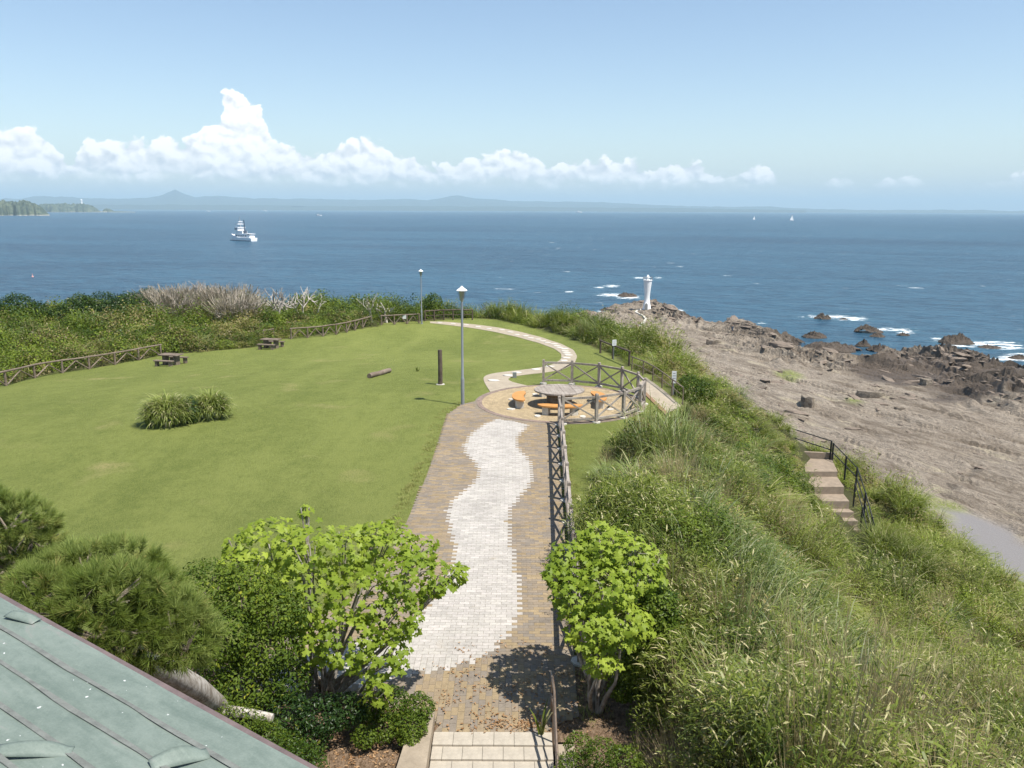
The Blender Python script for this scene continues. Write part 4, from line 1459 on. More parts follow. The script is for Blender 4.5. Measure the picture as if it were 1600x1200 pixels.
def sign(px, py, wd, ht, zc, label, mat, post_h, cat='sign', ry=0.0, name='sign', line=True):
    g_ = on_lawn(px, py)
    root = empty(name, tuple(g_), ry, label, cat)
    MB().box((0, 0, zc), (wd, 0.03, ht)).build('board', mat, root)
    if post_h:
        MB().tube([(0, 0.035, -.1), (0, 0.035, post_h)], 0.03, 8).build('post', M_STEEL, root)
    if line:
        for k in range(4):
            MB().box((0, -0.017, zc + ht * (0.32 - 0.2 * k)), (wd * random.uniform(0.5, 0.75), 0.004, ht * 0.06)).build('text_line', M_SIGNG, root)
    return root


sign(1052, 617, 0.20, 0.55, 0.82, 'small upright white notice on a post beside the concrete side path', M_SIGN, 1.0)
sign(613, 503, 0.42, 0.42, 1.15, 'grey board on a post behind the pale log fence', M_SIGNG, 1.2, line=False)
sign(632, 506.5, 0.34, 0.36, 0.68, 'square white notice hung on the pale log fence', M_SIGN, 0, line=False)
sign(959, 563, 0.28, 0.34, 1.05, 'pale grey notice on a post standing in front of the sunken log fence', M_SIGN, 1.1, ry=0.5)

# ------------------------------------------------------------------ stairs down the slope
sr = empty('stairway', tuple(at(1290, 740, -4.7)), 0, 'brown concrete stairway running down the grassy slope above the shore', 'stairs')
SO = at(1290, 740, -4.7)
EDGES = [(1238, 1300, 718, -4.35), (1252, 1308, 745, -4.62), (1272, 1318, 772, -4.98), (1284, 1326, 795, -5.35), (1296, 1334, 809, -5.62), (1306, 1340, 824, -5.92), (1314, 1346, 839, -6.25), (1322, 1352, 852, -6.55), (1328, 1358, 866, -6.87), (1333, 1363, 882, -7.2), (1338, 1368, 900, -7.55)]
prev = None
EE = []
for xl, xr, yy, zz in EDGES:
    EE.append((at(xl, yy - (3 if zz > -4.5 else 0), zz), at(xr, yy, zz)))
for k in range(len(EE) - 1):
    a, b = EE[k]
    c, d = EE[k + 1]
    z1 = EDGES[k][3]
    V_ = [a, b, d, c]
    top_ = [np.array([p[0], p[1], z1]) - SO for p in V_]
    bot_ = [np.array([p[0], p[1], z1 - 0.75]) - SO for p in V_]
    MB().add(top_ + bot_, [(0, 1, 2, 3)[::-1], (4, 5, 6, 7), (0, 1, 5, 4), (1, 2, 6, 5), (2, 3, 7, 6), (3, 0, 4, 7)]).build('step', M_STEP, sr)
a, b = EE[0]
mb = MB()
mb.bar(np.array([a[0], a[1] + .12, -4.2]) - SO, np.array([b[0] + .1, b[1] + .12, -4.2]) - SO, 0.16, 0.34)
mb.build('back_kerb', M_STEP, sr)
M_BLACKR = M_BLACK


def pipe_rail(name, label, pts, h, hs=(0.45, 0.92), r=0.028, grp=None):
    o = np.array(pts[0], float)
    root = empty(name, tuple(o), 0, label, 'handrail', grp)
    for p in pts:
        q = np.array(p) - o
        MB().tube([q + (0, 0, -0.3), q + (0, 0, h)], r * 1.6, 8).build('post', M_BLACK, root, True)
    for hh in hs:
        for i in range(len(pts) - 1):
            a_, b_ = np.array(pts[i]) - o, np.array(pts[i + 1]) - o
            MB().tube([a_ + (0, 0, hh), b_ + (0, 0, hh)], r, 7).build('rail', M_BLACK, root, True)
    return root


pipe_rail('iron_railing', 'black iron railing across the head of the slope stairway', [at(1231, 694, -4.1), at(1297, 716, -4.3)], 0.95)
rr_ = [at(1300, 720, -4.4), at(1320, 741, -4.75), at(1337, 759, -5.1), at(1350, 800, -5.6), at(1360, 838, -6.4), at(1366, 862, -7.0)]
pipe_rail('iron_railing', 'black iron railing going down the outer side of the slope stairway', rr_, 0.95)
rr_ = [at(1334, 782, -5.2), at(1345, 820, -5.9), at(1352, 852, -6.6)]
pipe_rail('iron_railing', 'inner black handrail alongside the lower treads of the slope stairway', rr_, 0.85, (0.82,), 0.024)

# ------------------------------------------------------------------ light tower on the shelf
def on_shelf(px, py):
    d_ = ray(px, py)
    t_ = np.linspace(60, 420, 3600)
    X_, Y_, Z_ = d_[0] * t_, d_[1] * t_, CAM_H + d_[2] * t_
    s_ = shelf_z(X_, Y_)
    k_ = int(np.argmax(Z_ < s_))
    return np.array([X_[k_], Y_[k_], s_[k_]])


LT = on_shelf(1011, 482)
lt = empty('light_tower', tuple(LT + (0, 0.6, -0.35)), 0, 'slim white light tower flaring at top and foot on the rocky point', 'lighthouse')
sc = np.linalg.norm(LT - np.array([0, 0, CAM_H])) / F_PX            # metres per pixel there
Hh = 44 * sc
MB().lathe([(6.9 * sc, 0), (6.2 * sc, Hh * .08), (5.1 * sc, Hh * 0.2), (4.3 * sc, Hh * 0.32), (4.0 * sc, Hh * 0.40), (4.3 * sc, Hh * 0.55), (5.2 * sc, Hh * 0.74), (6.2 * sc, Hh * 0.93), (6.4 * sc, Hh)], sides=28).build('shaft', M_WHITE, lt, True)
MB().lathe([(6.6 * sc, Hh), (7.2 * sc, Hh + .08), (7.2 * sc, Hh + 0.25), (6.4 * sc, Hh + .28)], sides=28).build('gallery', M_WHITE, lt)
rl = MB()
for k in range(12):
    a = 2 * math.pi * k / 12
    p_, q_ = (7.0 * sc * math.cos(a), 7.0 * sc * math.sin(a)), (7.0 * sc * math.cos(a + math.pi / 6), 7.0 * sc * math.sin(a + math.pi / 6))
    rl.tube([(p_[0], p_[1], Hh + .25), (p_[0], p_[1], Hh + 1.0)], 0.05, 5)
    rl.tube([(p_[0], p_[1], Hh + 1.0), (q_[0], q_[1], Hh + 1.0)], 0.05, 5)
rl.build('gallery_rail', M_STEEL, lt)
MB().lathe([(1.9 * sc, Hh + .25), (1.9 * sc, Hh + 0.9), (2.4 * sc, Hh + .95), (1.7 * sc, Hh + 1.4), (.4 * sc, Hh + 1.65)], sides=12).build('lantern', M_WHITE, lt, True)
dm = MB()
pd = [(-2.0, 0), (2.0, 0), (2.0, 7), (1.4, 9), (0, 10), (-1.4, 9), (-2.0, 7)]
Md = Matrix.Rotation(math.pi / 2, 3, 'X')
for (dw, dname, dmat, yo) in ((1.35, 'door_frame', M_WHITE, 0.0), (1.0, 'door', M_SIGNG, -0.12)):
    mb = MB().prism([(x_ * sc * dw, z_ * sc * (1.04 if dw > 1 else 1)) for x_, z_ in pd], 0, 4.0 * sc)
    mb.v[0] = mb.v[0] @ np.array(Md).T + np.array([-2.0 * sc, -3.1 * sc + yo, 0.1])
    dpar = mb.build(dname, dmat, lt if dname == 'door_frame' else dpar)
# pale footway winding over the rocks to the tower
wl = [on_shelf(*p) for p in [(1000, 513), (1001, 510), (1003, 507), (1007, 503), (1009, 499), (1005, 495), (998, 491), (993, 489), (996, 486), (1001, 484)]]
mb = MB()
for i in range(len(wl) - 1):
    mb.bar(wl[i] + (0, 0, .05), wl[i + 1] + (0, 0, .05), 0.5, 0.5)
tag(mb.build('rock_footway', M_CONC), kind='structure')

# small party on the shelf: pale sheet, red figure, and a lone standing figure
def person(P, h, label, top_mat, leg_mat, yaw=0.0):
    root = empty('person', tuple(P), yaw, label, 'person')
    sk = plain('skin', (0.35, 0.22, 0.15), 0.6)
    mb = MB()
    for s_ in (-1, 1):
        mb.tube([(s_ * .10 * h / 1.7, 0, 0), (s_ * .09, 0, h * .27), (s_ * .08, 0, h * .5)], [.055, .065, .09], 8)
    mb.tube([(0, 0, h * .47), (0, 0, h * .62), (0, 0, h * .78), (0, 0, h * .83)], [.15, .14, .18, .07], 10)
    mb.tube([(0, 0, h * .82), (0, 0, h * .88), (0, 0, h * .94), (0, 0, h * 1.0)], [.05, .09, .10, .04], 10)
    mb.build('body', sk, root, True)
    MB().tube([(0, 0, h * .46), (0, 0, h * .62), (0, 0, h * .80)], [.17, .16, .20], 10).build('shirt', top_mat, root, True)
    for s_ in (-1, 1):
        MB().tube([(s_ * .20, 0, h * .79), (s_ * .25, .02, h * .62), (s_ * .23, -.1, h * .47)], [.06, .05, .035], 8).build('sleeve', top_mat, root, True)
    MB().tube([(0, 0, h * .2), (0, 0, h * .5)], [.15, .17], 10).build('trousers', leg_mat, root, True)
    MB().tube([(0, 0.01, h * .93), (0, 0.01, h * 1.01)], [.11, .06], 10).build('hair', M_BLACK, root, True)
    return root


P_ = on_shelf(994, 517)
person(P_ + (0, 0, 0.0), 1.65, 'distant person in red standing on the shelf just above the grass edge', M_RED, M_SHIPD)
P_ = on_shelf(1144, 519)
person(P_, 1.75, 'distant person in dark clothes standing on the bare rock shelf', M_SHIPD, M_SHIPD)
P_ = on_shelf(988, 516)
mb = MB()
mb.tube([(-1.6, 0, 0.0), (-1.3, 0, 0.85), (0, 0, 1.05), (1.3, 0, .85), (1.6, 0, 0)], [.5, .7, .75, .7, .5], 8)
tag(mb.build('tent', M_WHITE, None, True, tuple(P_)), 'small white tent beside the person in red, above the grass edge', 'tent')

# flat boulder step in the middle of the shelf
def boulder(px, py, wpx, dpx, hgt, label, seed):
    c = on_shelf(px, py)
    s_ = np.linalg.norm(c - np.array([0, 0, CAM_H])) / F_PX
    n = 11
    rs = random.Random(seed)
    a, b = wpx * s_ / 2, dpx * s_ * 2.2 / 2
    ang = [2 * math.pi * k / n for k in range(n)]
    po_ = [((a * math.cos(t_)) * rs.uniform(.8, 1.05), b * math.sin(t_) * rs.uniform(.75, 1.05)) for t_ in ang]
    V_, F_ = [], []
    for q_, sc_ in ((-1.0, 1.05), (hgt * .55, 1.0), (hgt, .93)):
        for p in po_:
            V_.append((p[0] * sc_, p[1] * sc_, q_ + rs.uniform(-.22, .22) * hgt))
    for L in range(2):
        for k in range(n):
            k2 = (k + 1) % n
            F_.append((L * n + k, L * n + k2, (L + 1) * n + k2, (L + 1) * n + k))
    F_.append(tuple(range(2 * n, 3 * n)))
    o = MB().add(V_, F_).build('boulder', M_ROCK, None, False, loc=tuple(c))
    o.rotation_euler.z = rs.uniform(-.4, 0)
    tag(o, label, 'rock')
    return o


boulder(1362, 620, 42, 6, 0.75, 'flat-topped slab boulder alone in the middle of the rock shelf', 3)
boulder(1447, 600, 18, 9, 0.9, 'small dark boulder on the shelf at the foot of the craggy rocks', 4)
boulder(1262, 632, 20, 14, 1.3, 'blunt grey rock stub rising over the grass edge beside the shelf', 5)
boulder(1405, 640, 16, 3, 0.35, 'little brown rock lump on the bare shelf right of the slab boulder', 6)
boulder(1115, 537, 26, 4, 0.8, 'dark low ledge rock near the grass edge left of the figure', 7)

# ------------------------------------------------------------------ vessels
SP = at(380, 376.2, SEA)
ship = empty('patrol_ship', (SP[0], SP[1], SEA), R(138), 'white patrol ship with stepped superstructure and dark crane mast', 'ship')
ss = np.linalg.norm(SP - np.array([0, 0, CAM_H])) / F_PX
Ls = 60 * ss                                            # hull length (seen at an angle)
hull = []
nst = 13
V_, F_ = [], []
for i in range(nst):
    t_ = i / (nst - 1)
    x_ = (t_ - 0.5) * Ls
    bm = Ls * 0.105 * (1 - max(0, (t_ - 0.55) / 0.45) ** 2.0) * (0.86 + 0.14 * min(1, t_ * 6))
    sheer = Ls * (0.055 + 0.055 * max(0, (t_ - 0.45) / 0.55) ** 1.6)
    rake = (0.04 * Ls) * max(0, (t_ - 0.8) / 0.2)
    for (fy, fz) in ((0.0, -1.2), (0.72, -0.8), (0.90, 0.25), (1.0, sheer), (0.97, sheer + .02)):
        V_.append((x_ + (rake if fz > .2 else 0), bm * fy, fz))
    for (fy, fz) in ((0.97, sheer + .02), (1.0, sheer), (0.90, 0.25), (0.72, -0.8)):
        V_.append((x_ + (rake if fz > .2 else 0), -bm * fy, fz))
w_ = 9
for i in range(nst - 1):
    for k in range(w_):
        k2 = (k + 1) % w_
        F_.append((i * w_ + k, (i + 1) * w_ + k, (i + 1) * w_ + k2, i * w_ + k2))
F_.append(tuple(range(w_)))
F_.append(tuple(reversed(range((nst - 1) * w_, nst * w_))))
MB().add(V_, F_).build('hull', M_SHIPW, ship)
MB().box((-0.02 * Ls, 0, 0.09), (Ls * .93, Ls * .2, 0.55)).build('waterline_band', M_SHIPD, ship)
dk = Ls * 0.06
def tier(name, x0, x1, wdt, z0, z1, mat=M_SHIPW):
    return MB().box(((x0 + x1) / 2 * Ls, 0, (z0 + z1) / 2 * Ls), ((x1 - x0) * Ls, wdt * Ls, (z1 - z0) * Ls)).build(name, mat, ship)
tier('deckhouse', -0.30, 0.22, 0.155, .05, .115)
tier('upper_deckhouse', -0.10, 0.20, 0.135, .115, .165)
brg = tier('bridge', 0.06, 0.20, 0.20, .165, .215)
tier('bridge_roof', 0.04, 0.22, 0.215, .215, .225)
MB().box((0.201 * Ls, 0, .195 * Ls), (.004 * Ls, .18 * Ls, .02 * Ls)).build('bridge_window', M_SHIPD, brg)
for s_ in (-1, 1):
    MB().box((.13 * Ls, s_ * .1005 * Ls, .195 * Ls), (.12 * Ls, .003 * Ls, .018 * Ls)).build('side_window', M_SHIPD, brg)
    for k in range(6):
        MB().box(((-.26 + .085 * k) * Ls, s_ * .0785 * Ls, .085 * Ls), (.045 * Ls, .003 * Ls, .026 * Ls)).build('port', M_SHIPD, ship)
tier('aft_house', -0.42, -0.22, 0.14, .05, .10)
tier('boat_deck', -0.44, -0.08, 0.165, .115, .122)
mastm = MB()
mastm.tube([(.10 * Ls, 0, .225 * Ls), (.10 * Ls, 0, .40 * Ls)], [.012 * Ls, .005 * Ls], 6)
mastm.tube([(.06 * Ls, 0, .225 * Ls), (.10 * Ls, 0, .31 * Ls)], .007 * Ls, 5)
mastm.build('mast', M_SHIPG, ship)
for z_, w2 in ((.275, .16), (.315, .11)):
    MB().box((.10 * Ls, 0, z_ * Ls), (.06 * Ls, w2 * Ls, .012 * Ls)).build('radar_platform', M_SHIPW, ship)
MB().box((.10 * Ls, 0, .29 * Ls), (.012 * Ls, .10 * Ls, .014 * Ls)).build('radar', M_SHIPW, ship)
MB().tube([(-.10 * Ls, 0, .12 * Ls), (-.085 * Ls, 0, .345 * Ls)], [.014 * Ls, .009 * Ls], 7).build('crane_mast', M_SHIPD, ship)
MB().box((-.10 * Ls, 0, .145 * Ls), (.07 * Ls, .08 * Ls, .05 * Ls)).build('funnel', M_SHIPD, ship)
MB().tube([(.33 * Ls, 0, .08 * Ls), (.36 * Ls, 0, .105 * Ls)], [.018 * Ls, .01 * Ls], 8).build('bow_gun', M_SHIPG, ship)
ship.scale = (1, 1, 1.45)


def small_boat(px, py, wpx, label, kind='motor', wake=0):
    p = at(px, py, SEA)
    s_ = np.linalg.norm(p - np.array([0, 0, CAM_H])) / F_PX
    L = wpx * s_
    root = empty('sailing_boat' if kind == 'sail' else 'motor_boat', (p[0], p[1], SEA), R(8) if kind != 'sail' else R(30), label, 'boat')
    mb = MB()
    V_, F_ = [], []
    for i, t_ in enumerate((0, .3, .6, .85, 1)):
        bm = .15 * (1 - max(0, (t_ - .5) / .5) ** 2)
        for y_, z_ in ((-bm, .13 + .06 * t_), (-bm * .6, -.03), (bm * .6, -.03), (bm, .13 + .06 * t_)):
            V_.append(((t_ - .5) * L, y_ * L, z_ * L))
    for i in range(4):
        for k in range(4):
            k2 = (k + 1) % 4
            F_.append((i * 4 + k, i * 4 + k2, (i + 1) * 4 + k2, (i + 1) * 4 + k))
    F_ += [(3, 2, 1, 0), (16, 17, 18, 19)]
    mb.add(V_, F_).build('hull', M_SHIPW, root)
    if kind == 'sail':
        MB().tube([(0.08 * L, 0, .1 * L), (0.08 * L, 0, 1.25 * L)], .012 * L, 5).build('mast', M_SHIPG, root)
        MB().add([(.06 * L, 0, .22 * L), (.06 * L, 0, 1.2 * L), (-.38 * L, .05 * L, .24 * L), (-.1 * L, .06 * L, .6 * L)], [(0, 1, 3), (0, 3, 2)]).build('mainsail', M_WHITE, root)
        MB().add([(.10 * L, 0, 1.1 * L), (.46 * L, 0, .2 * L), (.12 * L, .06 * L, .24 * L)], [(0, 1, 2)]).build('jib', M_WHITE, root)
    else:
        MB().box((-.05 * L, 0, .22 * L), (.36 * L, .2 * L, .16 * L), None, .85).build('cabin', M_SHIPW, root)
        MB().box((-.05 * L, 0, .245 * L), (.372 * L, .206 * L, .05 * L), None, .97).build('window', M_SHIPD, root)
    return root


small_boat(498, 337.5, 9, 'small white motor boat trailing a thin wake right of the patrol ship')
small_boat(413, 330, 7, 'tiny white motor boat near the horizon above the patrol ship')
small_boat(325, 331, 6, 'tiny pale boat on the horizon water left of the patrol ship')
small_boat(589, 325.8, 6, 'tiny pale ship on the horizon above the dead branches')
small_boat(904, 332.5, 10, 'white motor boat near the horizon above the light tower')
small_boat(1237, 345, 7.5, 'white sailing boat under full sail, the brighter of the two sails at right', 'sail')
small_boat(1178, 343.5, 5, 'small grey-white sailing boat, the left one of the two sails at right', 'sail')
g = at(51, 433, SEA)
bu = empty('buoy', tuple(g), 0, 'small pinkish buoy floating on the sea at far left', 'buoy')
bu.scale = (.6, .6, .6)
M_PINK = plain('buoy_pink', (0.55, 0.30, 0.28), 0.6)
MB().lathe([(0.5, -.3), (0.8, 0), (0.8, .5), (0.25, 1.0), (.2, 1.8)], sides=10).build('float', M_PINK, bu, True)
MB().lathe([(.3, 1.8), (.3, 2.2), (.05, 2.4)], sides=8).build('topmark', M_PINK, bu, True)
# white tower on the cape
g = at(129, 331.5, SEA)
dd_ = (np.hypot(g[0], g[1]) + 260) / np.hypot(g[0], g[1])
s_ = np.linalg.norm(g) / F_PX * 1.03
cl = empty('lighthouse', (g[0] * dd_, g[1] * dd_, SEA + 9 * s_), 0, 'tiny white lighthouse on the crest of the distant wooded cape', 'lighthouse')
MB().lathe([(1.5 * s_, 0), (1.0 * s_, 6 * s_)], sides=10).build('tower', M_WHITE, cl, True)
MB().lathe([(1.3 * s_, 6 * s_), (1.3 * s_, 7 * s_), (.3 * s_, 8 * s_)], sides=10).build('lantern', M_WHITE, cl)

# ------------------------------------------------------------------ the green roof
def roof_fn(t, out):
    P = t.n('ShaderNodeTexCoord').outputs['Object']
    n1 = t.noise(t.mapping(P, scale=(0.6, 2.2, 1)), 2.2, 6, 0.7, 0.6)
    n2 = t.noise(P, 14, 5, 0.7)
    n3 = t.noise(P, 90, 3, 0.7)
    f = t.m('ADD', t.m('MULTIPLY', n1, 0.55), t.m('ADD', t.m('MULTIPLY', n2, 0.25), t.m('MULTIPLY', n3, 0.2)))
    c = t.mix(t.mr(f, 0.34, 0.66), (0.105, 0.138, 0.116), (0.185, 0.222, 0.19))
    c = t.mix(t.mr(n1, 0.60, 0.72, 0, 0.7), c, (0.22, 0.20, 0.19))
    speck = t.mr(t.noise(P, 21, 2, 0.5), 0.735, 0.76)
    c = t.mix(speck, c, (0.55, 0.56, 0.54))
    bsdf(t, out, c, 0.6, 0.35, 0.0, f, 0.004, 0.8)


M_ROOF = material('green_patina_copper', roof_fn)
M_SEAM = plain('bare_seam', (0.15, 0.158, 0.142), 0.7, 0.3, var=0.35, scale=14)
M_FASCIA = plain('brown_fascia', (0.135, 0.10, 0.095), 0.6, 0.35, var=0.3, scale=7)
ZR = 5.55
e0, e1 = at(-120, 866, ZR), at(520, 1222, ZR)
ax = (e1 - e0) / np.linalg.norm(e1 - e0)
inw = np.array([-ax[1], ax[0], 0.0])
if inw[1] > 0 or inw[0] > 0:
    inw = -inw
bl = empty('building', tuple(e0), math.atan2(ax[1], ax[0]), 'green patinated copper roof of the building below the viewpoint, with lifted flaps', 'building')
Lr = np.linalg.norm(e1 - e0) + 1.5
side_y = -1.0 if (np.cross(ax, inw)[2] < 0) else 1.0
SL = 0.20                                              # rise of the roof per metre
roofb = MB()
def rp_(x_, d_, z_=0.0):
    return (x_, side_y * d_, d_ * SL + z_)
strip_w = 0.225
nstr = 17
for k in range(nstr):
    d0, d1 = 0.05 + k * strip_w, 0.05 + (k + 1) * strip_w
    nn_ = 24
    V_, F_ = [], []
    for i in range(nn_ + 1):
        x_ = Lr * i / nn_
        for d_, lift_ in ((d0 - 0.02, 0.030), (d0 + 0.03, 0.026), ((d0 + d1) / 2, 0.012), (d1, 0.0)):
            V_.append(rp_(x_, d_, lift_ + 0.004 * math.sin(3.1 * x_ + k) + 0.003 * random.uniform(-1, 1)))
        V_.append(rp_(x_, d0 - 0.02, -0.03))
    for i in range(nn_):
        for j in range(3):
            a_ = i * 5 + j
            F_.append((a_, a_ + 1, a_ + 6, a_ + 5) if side_y > 0 else (a_ + 5, a_ + 6, a_ + 1, a_))
        F_.append((i * 5 + 4, i * 5, i * 5 + 5, i * 5 + 9) if side_y > 0 else (i * 5 + 9, i * 5 + 5, i * 5, i * 5 + 4))
    MB().add(V_, F_).build('roof_panel', M_ROOF, bl, True)
    # worn bare strip along each lap
    if k:
        V_, F_ = [], []
        for i in range(41):
            x_ = Lr * i / 40
            wv_ = 0.018 + 0.03 * fbm(np.array([x_ * 1.9]), np.array([k * 3.1]), 4, 3)[0]
            V_ += [rp_(x_, d0 - 0.022, 0.0335 + .004 * math.sin(3.1 * x_ + k)), rp_(x_, d0 - 0.022 + wv_, 0.0335 + .004 * math.sin(3.1 * x_ + k))]
        for i in range(40):
            F_.append((2 * i, 2 * i + 1, 2 * i + 3, 2 * i + 2) if side_y > 0 else (2 * i + 2, 2 * i + 3, 2 * i + 1, 2 * i))
        MB().add(V_, F_).build('seam', M_SEAM, bl)
MB().box((Lr / 2, side_y * 0.05, -0.02), (Lr, 0.11, 0.10)).build('fascia', M_FASCIA, bl)
MB().box((Lr / 2, side_y * 1.9, -0.30 + 0.2), (Lr, 3.6, 0.04), Matrix.Rotation(side_y * math.atan(SL), 3, 'X')).build('roof_deck', M_FASCIA, bl)
MB().box((Lr / 2, side_y * 2.4, -2.95), (Lr - 0.6, 3.6, 5.4)).build('wall', M_WALL, bl)


def roof_uv(px, py):
    """local roof coordinates of the roof point seen at a pixel"""
    d_ = ray(px, py)
    lo = None
    for t_ in np.linspace(0.8, 12, 6000):
        p = np.array([d_[0] * t_, d_[1] * t_, CAM_H + d_[2] * t_]) - e0
        dd = p @ inw
        if p[2] < dd * SL + 0.02:
            return p @ ax, dd
    return 1.0, 1.0


def flap(pxa, pya, pxb, pyb, lift, name='lifted_flap'):
    (xa, da), (xb, db) = roof_uv(pxa, pya), roof_uv(pxb, pyb)
    n = 12
    V_, F_ = [], []
    dx, dd = xb - xa, db - da
    L_ = math.hypot(dx, dd)
    nx_, nd_ = -dd / L_, dx / L_
    if nd_ < 0:
        nx_, nd_ = -nx_, -nd_
    for i in range(n + 1):
        t_ = i / n
        l_ = lift * math.sin(math.pi * min(1, t_ * 1.05 + .05)) ** 0.8 * (0.5 + 0.7 * t_)
        c_ = (xa + dx * t_, da + dd * t_)
        for q_, z_ in ((0, 0.045 + l_), (0.02, 0.045 + l_ * .75), (0.05, 0.038 + l_ * .25), (0.075, 0.030)):
            V_.append(rp_(c_[0] + nx_ * q_, c_[1] + nd_ * q_, z_))
    for i in range(n):
        for j in range(3):
            a_ = i * 4 + j
            F_.append((a_, a_ + 1, a_ + 5, a_ + 4))
    o = MB().add(V_, F_).build(name, M_ROOF, bl, True)
    md = o.modifiers.new('thick', 'SOLIDIFY')
    md.thickness = 0.006
    return o


flap(0, 1172, 118, 1173, 0.035)
flap(232, 1196, 322, 1176, 0.05)
flap(22, 960, 66, 972, 0.02)

# ------------------------------------------------------------------ plants: building blocks
def rot_to(N, spin):
    """rotation matrices (n,3,3) whose z axis is N, turned by spin about it"""
    N = N / (np.linalg.norm(N, axis=1, keepdims=True) + 1e-9)
    ref = np.where(np.abs(N[:, 2:3]) < 0.9, np.array([[0, 0, 1.0]]), np.array([[1.0, 0, 0]]))
    X = np.cross(ref, N)
    X /= np.linalg.norm(X, axis=1, keepdims=True) + 1e-9
    Y = np.cross(N, X)
    c, s = np.cos(spin)[:, None], np.sin(spin)[:, None]
    return np.stack([X * c + Y * s, -X * s + Y * c, N], -1)


def leaf_shape(kind):
    if kind == 'lobed':
        ang = np.array([-90, -62, -25, -8, 22, 48, 66, 90, 114, 132, 158, 188, 205, 242]) * math.pi / 180
        rad = np.array([0.10, 0.40, 0.50, 0.30, 0.56, 0.34, 0.42, 0.66, 0.42, 0.34, 0.56, 0.30, 0.50, 0.40])
        V = [(0, 0, 0.0)] + [(r_ * math.cos(a), r_ * math.sin(a) + 0.05, -0.16 * (abs(r_ * math.cos(a))) - 0.10 * r_ * r_) for a, r_ in zip(ang, rad)]
        n = len(ang)
        return np.array(V), np.array([(0, 1 + i, 1 + (i + 1) % n) for i in range(n)])
    if kind == 'oval':
        V = [(0, -.5, 0), (.22, -.1, .05), (0, .0, 0), (-.22, -.1, .05), (.16, .28, .03), (-.16, .28, .03), (0, .5, -.05)]
        return np.array(V), np.array([(0, 1, 2), (0, 2, 3), (1, 4, 2), (2, 5, 3), (2, 4, 6), (2, 6, 5)])
    if kind == 'diamond':
        return np.array([(0, -.5, 0), (.24, 0, .05), (0, .5, -.03), (-.24, 0, .05)]), np.array([(0, 1, 3), (1, 2, 3)])
    if kind == 'lance':
        V = [(0, 0, 0), (.06, .30, .03), (-.06, .30, .03), (.05, .62, 0.01), (-.05, .62, 0.01), (0, 1.0, -.10)]
        return np.array(V), np.array([(0, 1, 2), (1, 3, 2), (2, 3, 4), (3, 5, 4)])


def leaves(P, N, size, kind, spin=None, shade=None):
    """one leaf of the given shape at every point"""
    tv, tf = leaf_shape(kind)
    n = len(P)
    spin = RNG.uniform(0, 2 * math.pi, n) if spin is None else spin
    size = np.broadcast_to(size, (n,))
    Rm = rot_to(N, spin)
    V = np.einsum('nij,kj->nki', Rm, tv) * size[:, None, None] + P[:, None, :]
    F = tf[None] + (np.arange(n) * len(tv))[:, None, None]
    sh = RNG.random(n) if shade is None else shade
    return V.reshape(-1, 3), F.reshape(-1, 3), np.repeat(sh, len(tv))


def blades(n, spread, length, width, arch, lean=0.5, segs=4, up0=0.0):
    """arching grass blades springing from a tuft"""
    a = RNG.uniform(0, 2 * math.pi, n)
    r = spread * np.sqrt(RNG.random(n))
    base = np.stack([r * np.cos(a), r * np.sin(a), np.full(n, up0)], 1)
    dir_a = a + RNG.normal(0, 0.6, n)
    L = length * RNG.uniform(0.6, 1.1, n)
    ln = np.abs(RNG.normal(lean * 0.5, lean * 0.45, n))
    side = np.stack([-np.sin(dir_a), np.cos(dir_a), np.zeros(n)], 1)
    out = np.stack([np.cos(dir_a), np.sin(dir_a), np.zeros(n)], 1)
    V, F = [], []
    p = base
    th = ln
    for s_ in range(segs + 1):
        w_ = width * (1 - (s_ / segs) ** 1.6) * 0.5 + 0.0008
        V.append(np.stack([p - side * w_, p + side * w_], 1))
        th = th + arch * RNG.uniform(0.6, 1.4, n) * (0.4 + s_ / segs)
        th = np.minimum(th, 2.6)
        p = p + (out * np.sin(th)[:, None] + np.array([[0, 0, 1.0]]) * np.cos(th)[:, None]) * (L / segs)[:, None]
    V = np.concatenate(V, 1)                       # n, 2(segs+1), 3
    k = 2 * (segs + 1)
    f = np.array([(2 * i, 2 * i + 1, 2 * i + 3, 2 * i + 2) for i in range(segs)])
    F = (f[None] + (np.arange(n) * k)[:, None, None]).reshape(-1, 4)
    return V.reshape(-1, 3), F, np.repeat(RNG.random(n), k)


def join_parts(parts):
    V, F3, F4, S, o = [], [], [], [], 0
    for v, f, s in parts:
        V.append(v)
        S.append(s)
        (F3 if f.shape[1] == 3 else F4).append(f + o)
        o += len(v)
    Fs = [np.concatenate(x) for x in (F3, F4) if x]
    return np.concatenate(V), Fs, np.concatenate(S)


def proto(name, parts, mat):
    V, F, S = join_parts(parts)
    me = new_mesh(name, V, F, False, {'shade': S})
    me.materials.append(mat)
    return bpy.data.objects.new(name, me)


